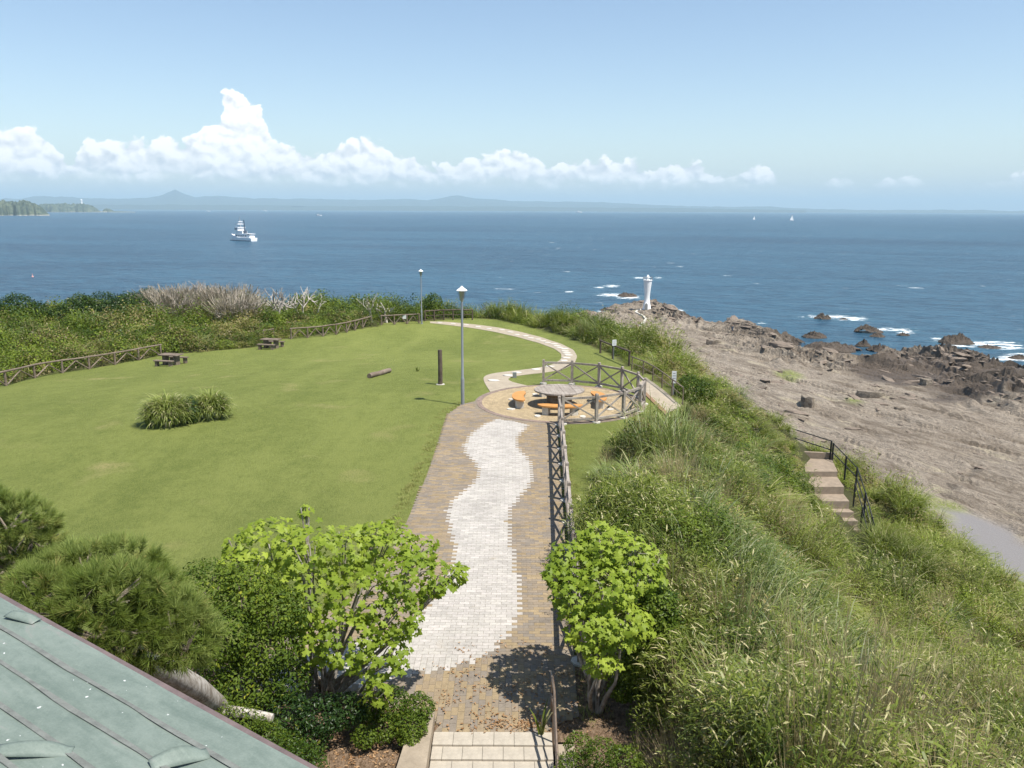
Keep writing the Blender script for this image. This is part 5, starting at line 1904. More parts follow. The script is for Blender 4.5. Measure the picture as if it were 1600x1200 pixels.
def bamboo_clump():
    parts = []
    n = 30
    a, r = RNG.uniform(0, 6.28, n), 0.42 * np.sqrt(RNG.random(n))
    P, N, Sz, Sp = [], [], [], []
    for i in range(n):
        h = RNG.uniform(0.5, 0.95)
        tip = np.array([r[i] * math.cos(a[i]) * 1.25, r[i] * math.sin(a[i]) * 1.25, h])
        for k in range(7):
            aa = RNG.uniform(0, 6.28)
            el_ = RNG.uniform(-0.25, 0.75)
            P.append(tip + RNG.normal(0, 0.035, 3) - np.array([0, 0, 0.09 * k * RNG.random()]))
            d = np.array([math.cos(aa) * math.cos(el_), math.sin(aa) * math.cos(el_), math.sin(el_)])
            N.append(d)
            Sz.append(RNG.uniform(0.10, 0.185))
    P, D, Sz = np.array(P), np.array(N), np.array(Sz)
    # the leaf runs along its own y axis: build frames with y = D
    tv, tf = leaf_shape('lance')
    side = np.cross(D, np.array([0, 0, 1.0])) + RNG.normal(0, 0.25, D.shape)
    side /= np.linalg.norm(side, axis=1, keepdims=True)
    nrm = np.cross(side, D)
    Rm = np.stack([side * 1.15, D, nrm], -1)
    V = np.einsum('nij,kj->nki', Rm, tv) * Sz[:, None, None] + P[:, None]
    F = tf[None] + (np.arange(len(P)) * len(tv))[:, None, None]
    parts.append((V.reshape(-1, 3), F.reshape(-1, 3), np.repeat(RNG.random(len(P)), len(tv))))
    parts.append(blades(12, 0.4, 0.75, 0.006, 0.02, 0.2, 2))
    return parts


def shrub_clump(n=230, size=0.075, rad=0.55, h=0.75, kind='oval'):
    u = RNG.normal(0, 1, (n, 3))
    u /= np.linalg.norm(u, axis=1, keepdims=True)
    u[:, 2] = np.abs(u[:, 2])
    lump = 0.75 + 0.5 * fbm(u[:, 0] * 2.2 + 5, u[:, 1] * 2.2 + u[:, 2] * 2, 3, int(RNG.integers(99)))
    P = u * np.array([rad, rad, h]) * (lump * RNG.uniform(0.75, 1.02, n))[:, None]
    N = u * 0.6 + np.array([0, 0, 0.6]) + RNG.normal(0, 0.45, (n, 3))
    return [leaves(P, N, size * RNG.uniform(0.7, 1.25, n), kind)]


def twig_clump(n=60):
    return [blades(n, 0.35, 0.95, 0.006, 0.10, 0.45, 3), blades(int(n * 0.5), 0.3, 1.05, 0.014, 0.16, 0.4, 3)]


PR = {}
def protos(key, mat, maker, k=3):
    PR[key] = [proto(key, maker(), mat) for _ in range(k)]


protos('bamboo', L_BAMBOO, bamboo_clump, 4)
protos('tallgrass', L_GRASS, lambda: [blades(70, 0.30, 1.25, 0.034, 0.36, 0.50, 5)], 5)
protos('bluegrass', L_BLUE, lambda: [blades(75, 0.34, 1.25, 0.030, 0.30, 0.45, 5)], 3)
protos('dry', L_DRY, lambda: twig_clump(70), 3)
protos('shrub', L_SHRUB, lambda: shrub_clump(260, 0.085), 4)
protos('olive', L_OLIVE, lambda: shrub_clump(260, 0.08, 0.55, 0.8), 3)
protos('evergreen', L_DARK, lambda: shrub_clump(300, 0.075, 0.6, 0.85), 3)
protos('turf', L_TURF, lambda: [blades(26, 0.10, 0.055, 0.006, 0.2, 0.7, 2)], 2)
protos('litter', L_LITTER, lambda: [leaves(RNG.uniform(-.12, .12, (5, 3)) * np.array([1, 1, 0.02]) + np.array([0, 0, .012]), np.array([[0, 0, 1.0]]) + RNG.normal(0, .3, (5, 3)), 0.05, 'oval')], 3)


def scatter(name, P, keys, pick, scale, tint, tilt=0.15, rz=None):
    """a geometry-nodes cover of plants: one instance of the chosen prototype on every point"""
    n = len(P)
    obs, start = [], {}
    for k in keys:
        start[k] = len(obs)
        obs += PR[k]
    idx_ = np.array([start[keys[p]] + RNG.integers(len(PR[keys[p]])) for p in pick], np.int32)
    me = bpy.data.meshes.new(name)
    me.vertices.add(n)
    me.vertices.foreach_set('co', np.asarray(P, np.float32).ravel())
    a = me.attributes.new('which', 'INT', 'POINT')
    a.data.foreach_set('value', idx_)
    rot = np.stack([RNG.normal(0, tilt, n), RNG.normal(0, tilt, n), RNG.uniform(0, 6.283, n) if rz is None else rz], 1).astype(np.float32)
    a = me.attributes.new('turn', 'FLOAT_VECTOR', 'POINT')
    a.data.foreach_set('vector', rot.ravel())
    sc3 = np.asarray(scale, np.float32)
    if sc3.ndim == 1:
        sc3 = np.stack([sc3, sc3, sc3 * RNG.uniform(0.85, 1.15, n)], 1).astype(np.float32)
    a = me.attributes.new('size', 'FLOAT_VECTOR', 'POINT')
    a.data.foreach_set('vector', sc3.ravel())
    a = me.attributes.new('tint', 'FLOAT', 'POINT')
    a.data.foreach_set('value', np.asarray(tint, np.float32))
    o = link(name, me)
    g_ = bpy.data.node_groups.new(name, 'GeometryNodeTree')
    g_.interface.new_socket('Geometry', in_out='INPUT', socket_type='NodeSocketGeometry')
    g_.interface.new_socket('Geometry', in_out='OUTPUT', socket_type='NodeSocketGeometry')
    gi, go = g_.nodes.new('NodeGroupInput'), g_.nodes.new('NodeGroupOutput')
    inst = g_.nodes.new('GeometryNodeInstanceOnPoints')
    join = g_.nodes.new('GeometryNodeJoinGeometry')
    for ob in reversed(obs):
        oi = g_.nodes.new('GeometryNodeObjectInfo')
        oi.inputs['Object'].default_value = ob
        oi.inputs['As Instance'].default_value = True
        g_.links.new(oi.outputs['Geometry'], join.inputs[0])
    def named(nm, typ):
        nd = g_.nodes.new('GeometryNodeInputNamedAttribute')
        nd.data_type = typ
        nd.inputs[0].default_value = nm
        return nd.outputs[0]
    g_.links.new(gi.outputs[0], inst.inputs['Points'])
    g_.links.new(join.outputs[0], inst.inputs['Instance'])
    inst.inputs['Pick Instance'].default_value = True
    g_.links.new(named('which', 'INT'), inst.inputs['Instance Index'])
    g_.links.new(named('turn', 'FLOAT_VECTOR'), inst.inputs['Rotation'])
    g_.links.new(named('size', 'FLOAT_VECTOR'), inst.inputs['Scale'])
    g_.links.new(inst.outputs[0], go.inputs[0])
    md = o.modifiers.new('cover', 'NODES')
    md.node_group = g_
    return tag(o, kind='stuff')


# ------------------------------------------------------------------ ground cover on the slopes
STAIR_CLEAR = [at(1240, 700, -4.4)[:2], at(1300, 712, -4.4)[:2], at(1350, 762, -5.2)[:2], at(1368, 830, -6.2)[:2], at(1376, 880, -7.0)[:2], at(1386, 915, -7.3)[:2], at(1338, 915, -7.3)[:2], at(1296, 826, -5.9)[:2], at(1262, 778, -5.0)[:2], at(1240, 735, -4.5)[:2]]
NB = 200000
cx = RNG.uniform(-75, 42, NB)
cy = RNG.uniform(2.0, 100, NB)
dist = np.hypot(cx, cy)
u = RNG.random(NB)
want = np.where(dist < 14, 13.0, np.where(dist < 26, 10.0, np.where(dist < 48, 6.5, 3.2)))
base_d = NB / (117 * 98.0)
keep = u < want / base_d
if (want / base_d).max() > 1:
    extra = 20000
    ex, ey = RNG.uniform(1.5, 16, extra), RNG.uniform(2, 24, extra)
    cx, cy, keep = np.r_[cx, ex], np.r_[cy, ey], np.r_[keep, RNG.random(extra) < 0.0]
cx, cy = cx[keep], cy[keep]
sE, sB = sdist(cx, cy, EDGE), sdist(cx, cy, BRINK)
ok = (sE < -0.30 + (fbm(cx * .8, cy * .8, 3, 2) - .5) * 0.5) & (sB > -6.0)
ok &= sdist(cx, cy, STAIR_CLEAR) < -0.05
ok &= ~((cx < 1.75) & (cx > -30) & (cy < 20))
cx, cy = cx[ok], cy[ok]
cz = ground_z(cx, cy)
pj = project(np.stack([cx, cy, cz + 0.9], 1))
ok = (pj[:, 0] > -260) & (pj[:, 0] < 1860) & (pj[:, 2] > 1.5) & (pj[:, 1] < 1500)
cx, cy, cz, pj = cx[ok], cy[ok], cz[ok], pj[ok]
sE, sB = sdist(cx, cy, EDGE), sdist(cx, cy, BRINK)
dist = np.hypot(cx, cy)
X_, Y_ = pj[:, 0], pj[:, 1]
KEYS = ['bamboo', 'tallgrass', 'bluegrass', 'dry', 'shrub', 'olive', 'evergreen']
n = len(cx)
nz = fbm(cx * 0.22, cy * 0.22, 4, 101)
nz2 = fbm(cx * 0.5, cy * 0.5, 3, 111)
nz3 = fbm(cx * 0.13, cy * 0.13, 3, 121)
Wt = np.zeros((n, len(KEYS)))
right = (cx > 1.5) & (cy < 60)
wr = right.astype(float)
# distance in the picture from the crest line of the slope, where dry stalks stand
crest = line_dist(cx, cy, [at(*p)[:2] for p in [(1000, 850, 1.9), (1100, 930, 2.0), (1230, 1000, 2.2), (1350, 1060, 2.0), (1500, 1160, 2.0)]])
bam_zone = smooth(24, 17, cy + 0.25 * cx) * smooth(-2.5, 1.0, 7.0 - cx + 0.1 * cy)
Wt[:, 0] = wr * (1.3 + 1.6 * bam_zone)
Wt[:, 1] = wr * (0.25 + 1.0 * smooth(0.50, 0.6, nz)) * (1 - 0.85 * bam_zone) * 0.7
blue = np.maximum(smooth(3.2, 1.0, np.hypot(cx - at(1170, 900, 1)[0], (cy - at(1170, 900, 1)[1]) * 0.5)), smooth(2.6, 1.0, np.hypot(cx - at(1010, 700, .9)[0], (cy - at(1010, 700, .9)[1]) * .7)))
blue = np.maximum(blue, smooth(2.4, 1.0, np.hypot(cx - at(1260, 950, 1)[0], cy - at(1260, 950, 0)[1])))
Wt[:, 2] = wr * (0.05 + 2.6 * blue)
Wt[:, 3] = wr * (0.65 + 3.2 * smooth(1.5, 0.3, crest) + 1.0 * smooth(0.58, 0.66, nz2)) * smooth(40, 25, cy)
lowright = smooth(1.5, 4.0, cx - (at(1450, 1080, -1)[0] - 2)) * smooth(26, 18, cy)
Wt[:, 4] = wr * (0.95 + 1.2 * smooth(0.5, 0.65, nz3) + 1.6 * lowright)
Wt[:, 5] = wr * (0.45 + 1.2 * smooth(0.5, 0.6, nz2) + 1.0 * smooth(0.55, 0.65, nz3) * lowright)
Wt[:, 6] = wr * (0.05 + 3.0 * smooth(2.0, 0.8, np.hypot(cx - 3.0, (cy - 20.8) * 0.6)))
# far and left thicket
wl_ = 1 - wr
Wt[:, 1] += wl_ * (0.12 + 0.9 * smooth(0.56, 0.62, nz) + 1.0 * smooth(2.0, 0.5, -sE) * smooth(0.50, 0.58, nz2)) + wl_ * 1.2 * smooth(-6, -1, cx)
Wt[:, 0] += wl_ * (0.6 + 1.6 * smooth(0.5, 0.56, nz2))
Wt[:, 2] += wl_ * (0.05 + 0.7 * smooth(0.55, 0.65, nz3))
Wt[:, 4] += wl_ * (2.6 + 2.0 * smooth(0.5, 0.4, nz))
Wt[:, 5] += wl_ * (0.3 + 1.6 * smooth(0.50, 0.42, nz3) * smooth(-14, -24, cx))
Wt[:, 6] += wl_ * (0.35 + 1.6 * smooth(0.56, 0.64, nz2))
Wt[:, 3] += wl_ * 0.12
cum = np.cumsum(Wt, 1)
pick = (RNG.random(n)[:, None] * cum[:, -1:] > cum).sum(1)
scl = np.where(dist < 26, 1.0, np.where(dist < 48, 1.12, 1.45)) * RNG.uniform(0.75, 1.25, n)
edge_low = smooth(0.1, 1.6, -sE)
scl = scl * (0.55 + 0.45 * edge_low) * np.where((cx < -8) & np.isin(pick, (4, 5, 6)), 1.45, 1.0)
ht = scl * (0.85 + 0.55 * (fbm(cx * 0.35, cy * 0.35, 3, 141) - 0.3))
far_left = (cx < -12) & (cy > 45)
ht = np.where(far_left, ht * (0.75 + 0.35 * smooth(1, 9, -sE)), ht)
ht = np.where((cy > 55) & ~far_left, ht * 1.15, ht)
ht = np.where(np.isin(pick, (4, 5, 6)) & (dist < 30), ht * 0.9, ht)
flank = smooth(2.6, 1.2, np.hypot(cx - 3.3, (cy - 20.5) * 0.55))
ht = ht * (1 + 0.5 * smooth(4.2, 3.0, cx) * smooth(19, 16, cy)) * (1 + 0.7 * flank) * (0.72 + 0.6 * smooth(0.40, 0.60, fbm(cx * 0.6, cy * 0.6, 3, 151)))
ht = ht * np.where(wr > 0, 0.62 + 0.75 * smooth(0.42, 0.58, fbm(cx * 0.33 + 5, cy * 0.33, 2, 171)), 1.0)
nst = smooth(3.2, 0.6, -sdist(cx, cy, STAIR_CLEAR))
ht = ht * (1 - 0.62 * nst)
scl = scl * (1 - 0.35 * nst)
tint = np.clip(0.46 + (nz2 - 0.5) * 2.2 + (nz - 0.5) * 1.8 + RNG.normal(0, 0.18, n), 0, 1)
yel = smooth(at(1400, 850, -6)[0] - 1, at(1400, 850, -6)[0] + 2, cx) * smooth(24, 28, cy) * smooth(42, 34, cy)
tint = np.clip(tint + 0.35 * yel, 0, 1)
P_all = np.stack([cx, cy, cz - 0.05], 1)
S3 = np.stack([scl, scl, ht], 1)
for k, nm in enumerate(['bamboo_thicket', 'tall_grass', 'silver_grass', 'dry_grass', 'shrub_cover', 'olive_scrub', 'evergreen_scrub']):
    m_ = pick == k
    if m_.sum():
        scatter(nm, P_all[m_], [KEYS[k]], np.zeros(m_.sum(), int), S3[m_], tint[m_], 0.12 if k < 4 else 0.2)
print('cover plants', n)
# loose blocks and slabs of rock strewn over the shelf, thickest along its seaward edge
M_RUBBLE = plain('rubble_rock', (0.20, 0.16, 0.125), 0.9, 0.2, var=0.45, scale=1.5, bump=0.8, bdist=.1)


def rock_chip(seed):
    rs = np.random.default_rng(seed)
    n_ = 8
    V_ = []
    for q_, s_ in ((-.3, 1.0), (.12, .95), (.34, .55)):
        for k in range(n_):
            a = 2 * math.pi * k / n_ + rs.uniform(-.2, .2)
            V_.append((math.cos(a) * s_ * rs.uniform(.6, 1.1), .6 * math.sin(a) * s_ * rs.uniform(.6, 1.1), q_ + rs.uniform(-.1, .14)))
    F_ = [(L * n_ + k, L * n_ + (k + 1) % n_, (L + 1) * n_ + (k + 1) % n_, (L + 1) * n_ + k) for L in range(2) for k in range(n_)]
    V_.append((0, 0, .38))
    T_ = [(2 * n_ + k, 2 * n_ + (k + 1) % n_, 3 * n_) for k in range(n_)]
    me_ = new_mesh('rock_chip', np.array(V_), [np.array(F_), np.array(T_)])
    me_.materials.append(M_RUBBLE)
    return bpy.data.objects.new('rock_chip', me_)


PR['chip'] = [rock_chip(s_) for s_ in range(6)]
qx, qy = RNG.uniform(20, 118, 26000), RNG.uniform(40, 270, 26000)
sd_ = sdist(qx, qy, SHELF)
pr_q = project(np.stack([qx, qy, np.full_like(qx, -21)], 1))
dens = 0.02 + 0.55 * smooth(22, 2, sd_) * smooth(0.42, 0.6, fbm(qx * .09, qy * .09, 3, 88)) + 0.22 * smooth(0.56, 0.66, fbm(qx * .07, qy * .07, 3, 99))
ok = (sd_ > 0.3) & (sdist(qx, qy, BRINK) < -6) & (RNG.random(len(qx)) < dens) & (pr_q[:, 0] < 1700) & (in_apron(qx, qy) < .1)
qx, qy, sd_ = qx[ok], qy[ok], sd_[ok]
rs_ = np.minimum(0.22 / np.maximum(RNG.random(len(qx)), .02) ** .55, 1.9) * (0.7 + .6 * smooth(16, 2, sd_))
ang_ = math.atan2(STRK[1], STRK[0]) + RNG.normal(0, .35, len(qx))
scatter('rubble', np.stack([qx, qy, shelf_z(qx, qy)], 1), ['chip'], np.zeros(len(qx), int), np.stack([rs_ * 1.8, rs_, rs_ * .5], 1), RNG.random(len(qx)), .12, ang_)
print('rubble', len(qx))

# taller bamboo closing in on the right of the smaller tree
ex, ey = RNG.uniform(1.95, 3.6, 420), RNG.uniform(11.5, 18.5, 420)
m_ = ~((ey < 13.3) & (ex < 2.55))
ex, ey = ex[m_], ey[m_]
hh = 1.15 + 0.8 * smooth(13, 15.5, ey) * smooth(3.6, 2.8, ex)
scatter('bamboo_thicket', np.stack([ex, ey, ground_z(ex, ey) - .05], 1), ['bamboo'], np.zeros(len(ex), int), np.stack([np.full(len(ex), 1.0), np.full(len(ex), 1.0), hh * RNG.uniform(.8, 1.15, len(ex))], 1), np.clip(RNG.normal(.5, .3, len(ex)), 0, 1), .1)
# a few long pale leaves rising above the bamboo
PR['reed'] = [proto('reed', [blades(9, 0.10, 1.25, 0.045, 0.22, 0.45, 6)], L_BLUE)]
rp_ = np.array([at(*p) for p in [(1175, 1000, 1.6), (1130, 1060, 1.3), (1200, 1100, 1.6), (1330, 1150, 1.6), (1350, 1130, 1.2), (1010, 1050, 0.6), (1105, 1085, 1.0), (1280, 1040, 1.1)]])
rp_[:, 2] = ground_z(rp_[:, 0], rp_[:, 1]) + 0.15
scatter('reed_leaves', rp_, ['reed'], np.zeros(len(rp_), int), RNG.uniform(0.8, 1.15, len(rp_)), RNG.uniform(0.4, 0.9, len(rp_)), 0.1)

# short turf on the nearer lawn and along the edge of the paving
tx, ty = RNG.uniform(-32, 4, 130000), RNG.uniform(12, 52, 130000)
ok = (sdist(tx, ty, EDGE) > -0.2) & (sdist(tx, ty, PATH) < -0.02) & (np.hypot(tx - PLAZA_C[0], ty - PLAZA_C[1]) > PLAZA_R)
ok &= RNG.random(len(tx)) < smooth(52, 14, ty) * .45
ok &= (sdist(tx, ty, PATH) > -0.5) & ~((ty < 16) & (tx < -3))
tx, ty = tx[ok], ty[ok]
scatter('turf', np.stack([tx, ty, ground_z(tx, ty)], 1), ['turf'], np.zeros(len(tx), int), RNG.uniform(0.8, 1.7, len(tx)), np.clip(0.1 + 0.8 * fbm(tx * .5, ty * .5, 3, 7) + RNG.normal(0, .2, len(tx)), 0, 1), 0.2)

# fallen leaves at the head of the steps and under the trees
lx = np.r_[RNG.normal(-0.1, 0.8, 110), RNG.normal(0.2, 0.35, 60), RNG.normal(-2.4, 1.0, 260), RNG.normal(1.9, 0.7, 120)]
ly = np.r_[RNG.normal(12.8, 0.9, 110), RNG.normal(11.95, 0.10, 60), RNG.normal(11.2, 0.6, 260), RNG.normal(12.6, 0.9, 120)]
lz = np.array([gz(a_, b_) for a_, b_ in zip(lx, ly)])
lz = np.where(sdist(lx, ly, PATH) > 0, 0.034, lz)
m_ = (ly > 11.76) | (lx < -1.7)
scatter('fallen_leaves', np.stack([lx, ly, lz], 1)[m_], ['litter'], np.zeros(m_.sum(), int), RNG.uniform(0.6, 1.3, m_.sum()), RNG.random(m_.sum()), 0.05)


# ------------------------------------------------------------------ trees and bushes that stand by themselves
def crown_points(blobs, n, shell=0.62):
    """points through the outer part of a set of ellipsoids (x, y, z, rx, ry, rz), none buried inside another"""
    B = np.array(blobs, float)
    vol = (B[:, 3] * B[:, 4] * B[:, 5]) ** (2 / 3)
    k = RNG.choice(len(B), int(n * 1.8), p=vol / vol.sum())
    u_ = RNG.normal(0, 1, (len(k), 3))
    u_ /= np.linalg.norm(u_, axis=1, keepdims=True)
    rr = RNG.uniform(shell, 1.0, len(k)) ** 0.6
    lump = 0.82 + 0.36 * fbm(u_[:, 0] * 2.5 + k * 3.1, u_[:, 1] * 2.5 + u_[:, 2] * 1.7, 3, 31)
    P = B[k, :3] + u_ * B[k, 3:] * (rr * lump)[:, None]
    ins = np.zeros(len(P), bool)
    for b in B:
        ins |= (((P - b[:3]) / b[3:]) ** 2).sum(1) < 0.42
    P, u_ = P[~ins][:n], u_[~ins][:n]
    return P, u_


def limb_tree(root, blobs, base, r0, mat, twigs=3, fork=0.9, name='trunk'):
    """trunk with forked limbs reaching into every lobe of the crown"""
    tr = MB()
    top_ = np.array(base) + np.array([0, 0, fork])
    stems = 3 if twigs > 2 else 1
    for b in blobs:
        c = np.array(b[:3])
        j = RNG.normal(0, 0.06, 3)
        s0 = np.array(base) + np.array([j[0], j[1], -0.1])
        mid_ = s0 * 0.45 + c * 0.55 + RNG.normal(0, 0.08, 3)
        mid_[2] = s0[2] + (c[2] - s0[2]) * 0.45
        tr.tube([s0, (s0 + mid_) / 2 + RNG.normal(0, .04, 3), mid_, c], [r0 * .7, r0 * 0.6, r0 * .42, r0 * .16], 7)
        for _ in range(twigs):
            d_ = RNG.normal(0, 1, 3)
            d_[2] = abs(d_[2])
            d_ /= np.linalg.norm(d_)
            q_ = c + d_ * np.array(b[3:]) * 0.8
            tr.tube([mid_ * .4 + c * .6, (c + q_) / 2 + RNG.normal(0, .04, 3), q_], [r0 * .22, r0 * .15, r0 * .06], 5)
    return tr.build(name, mat, root, True)


def leaf_tree(label, base, blobs, nleaf, size, kind='lobed', mat=None, cat='tree', r0=0.07, parts=298):
    root = empty('broadleaf_tree', tuple(base), 0, label, cat)
    base = np.array(base, float)
    bl_ = [(b[0] - base[0], b[1] - base[1], b[2] - base[2], b[3], b[4], b[5]) for b in blobs]
    limb_tree(root, bl_, (0, 0, 0), r0, M_PALEBARK, 4)
    P, u_ = crown_points(bl_, nleaf, 0.35)
    N = u_ * 0.55 + np.array([0.12, -0.25, 0.75]) + RNG.normal(0, 0.38, P.shape)
    sz = size * RNG.uniform(0.55, 1.2, len(P))
    dcam = np.linalg.norm(P + base - np.array([0, 0, CAM_H]), axis=1) - 0.5 * sz
    order_ = np.argsort(dcam)
    big, rest_ = order_[:parts], order_[parts:]
    V, F, S = leaves(P[rest_], N[rest_], sz[rest_], kind)
    o = link('foliage', new_mesh('foliage', V, F, False, {'shade': S}), mat, root)
    o['kind'] = 'stuff'
    variants = []
    tv, tf = leaf_shape(kind)
    for k in range(6):
        m2 = new_mesh('leaf', tv * np.array([1, 1, 1 + 0.5 * k / 5]), tf, False, {'shade': np.full(len(tv), (k + .5) / 6)})
        m2.materials.append(mat)
        variants.append(m2)
    Rm = rot_to(N[big], RNG.uniform(0, 6.28, len(big)))
    for i, b in enumerate(big):
        o = bpy.data.objects.new('leaf', variants[i % 6])
        COL.objects.link(o)
        o.parent = root
        o.matrix_local = Matrix.Translation(P[b].tolist()) @ Matrix(Rm[i].tolist()).to_4x4() @ Matrix.Scale(float(sz[b]), 4)
    return root


def B_(px, py, z, r, rz=None, ry=None):
    p = at(px, py, z)
    return (p[0], p[1], p[2], r, ry or r, rz or r * 0.8)


t1 = at(505, 1092, 0)
leaf_tree('wide light green tree with lobed leaves overhanging the left side of the paved path', (t1[0], t1[1], 0),
          [B_(370, 885, 2.3, .35), B_(365, 855, 2.5, .25), B_(715, 895, 2.3, .22), B_(590, 835, 2.8, .3), B_(420, 850, 2.6, .60), B_(480, 860, 2.7, .6), B_(390, 900, 2.3, .5), B_(540, 860, 2.55, .55), B_(600, 850, 2.6, .55), B_(640, 900, 2.4, .55), B_(690, 905, 2.3, .38), B_(560, 930, 2.1, .6),
           B_(480, 930, 2.1, .6), B_(620, 960, 1.9, .5), B_(540, 1000, 1.6, .55), B_(600, 1030, 1.35, .45), B_(440, 960, 1.8, .5), B_(478, 800, 3.1, .12, .15), B_(655, 860, 2.6, .35), B_(500, 1010, 1.4, .4), B_(590, 1080, 1.0, .28)],
          2600, 0.14, 'lobed', L_MAPLE, r0=0.075)
t2 = at(933, 1108, 0)
leaf_tree('smaller light green tree with lobed leaves beside the railing, casting shade on the pavers', (t2[0], t2[1], 0),
          [B_(868, 900, 2.3, .25), B_(1020, 880, 2.4, .3), B_(895, 880, 2.35, .48), B_(940, 850, 2.6, .50), B_(985, 865, 2.6, .42), B_(900, 930, 2.05, .48), B_(950, 920, 2.2, .55), B_(1000, 900, 2.35, .42), B_(925, 985, 1.7, .45), B_(975, 975, 1.8, .48), B_(940, 1035, 1.3, .30)],
          2000, 0.135, 'lobed', L_MAPLE, r0=0.065)


def bush(name, label, base, blobs, nleaf, size, mat, kind='diamond', cat='bush', group=None, r0=0.05, bark=None):
    root = empty(name, tuple(base), 0, label, cat, group)
    base = np.array(base, float)
    bl_ = [(b[0] - base[0], b[1] - base[1], b[2] - base[2], b[3], b[4], b[5]) for b in blobs]
    limb_tree(root, bl_, (0, 0, 0), r0, bark or M_BARK, 2, name='stem')
    P, u_ = crown_points(bl_, nleaf, 0.45)
    N = u_ * 0.7 + np.array([0, 0, 0.5]) + RNG.normal(0, 0.5, P.shape)
    V, F, S = leaves(P, N, size * RNG.uniform(0.65, 1.25, len(P)), kind)
    o = link('crown', new_mesh('crown', V, F, False, {'shade': np.clip(S * .8 + .4 * (fbm(V[:, 0] * 2, V[:, 1] * 2 + V[:, 2], 3, 3) - .3), 0, 1)}), mat, root)
    o['kind'] = 'stuff'
    return root


b0 = at(380, 1120, 0)
bush('evergreen_shrub', 'dark glossy evergreen shrub between the pine and the light green tree', (b0[0], b0[1], 0),
     [B_(320, 925, 2.3, .62), B_(380, 930, 2.3, .62), B_(430, 955, 2.1, .55), B_(350, 985, 1.9, .62), B_(415, 1010, 1.6, .55), B_(330, 1040, 1.3, .55), B_(390, 1065, 1.1, .55), B_(445, 1060, 1.0, .45), B_(290, 960, 2.0, .5)],
     17000, 0.066, L_GLOSS, 'oval', r0=0.06)
b0 = at(640, 1130, 0)
bush('low_shrub', 'rounded dark green shrub at the corner of the kerb wall and the paving', (b0[0], b0[1], 0),
     [B_(655, 1105, .45, .28), B_(610, 1100, .45, .34), B_(640, 1135, .3, .30), B_(580, 1105, .4, .3)], 5600, 0.05, L_GLOSS, 'oval', r0=0.02)
b0 = at(610, 1150, 0)
bush('low_shrub', 'small loose grey-green shrub on the bare earth left of the kerb wall', (b0[0], b0[1], 0),
     [B_(600, 1140, .25, .24), B_(640, 1152, .22, .20), B_(570, 1150, .25, .22)], 2000, 0.05, L_SHRUB, 'diamond', r0=0.015)
b0 = at(480, 1160, 0)
bush('low_shrub', 'dark shaded shrub under the wide light green tree', (b0[0], b0[1], 0),
     [B_(500, 1120, .6, .4), B_(450, 1120, .7, .42), B_(540, 1110, .55, .35), B_(480, 1155, .35, .35), B_(430, 1150, .5, .4)], 5200, 0.06, L_DARK, 'oval', r0=0.03)
b0 = at(400, 1190, 0)
bush('clipped_hedge', 'yellow-green clipped hedge along the edge of the roof', (b0[0], b0[1], 0),
     [B_(330, 1115, 1.0, .42), B_(370, 1140, .95, .42), B_(405, 1160, .9, .42), B_(440, 1180, .85, .40), B_(470, 1195, .8, .36), B_(360, 1165, .7, .5), B_(420, 1195, .6, .45)], 12000, 0.042, L_SHRUB, 'diamond', cat='hedge', r0=0.02)
b0 = at(905, 1185, .2)
bush('low_shrub', 'low yellow-green shrub behind the handrail of the steps', (b0[0], b0[1], 0.0),
     [B_(905, 1165, .45, .25), B_(940, 1180, .5, .3), B_(890, 1195, .35, .22), B_(975, 1190, .6, .3)], 4200, 0.045, L_SHRUB, 'diamond', r0=0.015)
p_ = at(1000, 1045, .9)
bush('low_shrub', 'leafy green shrub crowding the right side of the smaller light green tree trunk', (p_[0], p_[1], 0), [B_(1000, 1040, .9, .42, .55), B_(1030, 1000, 1.3, .45, .55), B_(975, 1075, .5, .28), B_(1025, 950, 1.8, .4, .45)], 7500, .075, L_SHRUB, 'oval', r0=.02)
# young shoots at the rail
g = at(845, 1155, -.05)
sh = empty('young_shoot', (g[0], g[1], 0), 0, 'bright green long-leaved shoot growing at the foot of the handrail', 'plant')
v_, f_, s_ = blades(7, 0.03, 0.62, 0.06, 0.16, 0.35, 6)
link('leaf_tuft', new_mesh('leaf_tuft', v_, f_, False, {'shade': s_ * .4 + .6}), L_BAMBOO, sh)
MB().tube([(0, 0, -.2), (0.01, 0, .35)], 0.012, 6).build('stem', M_BARK, sh)


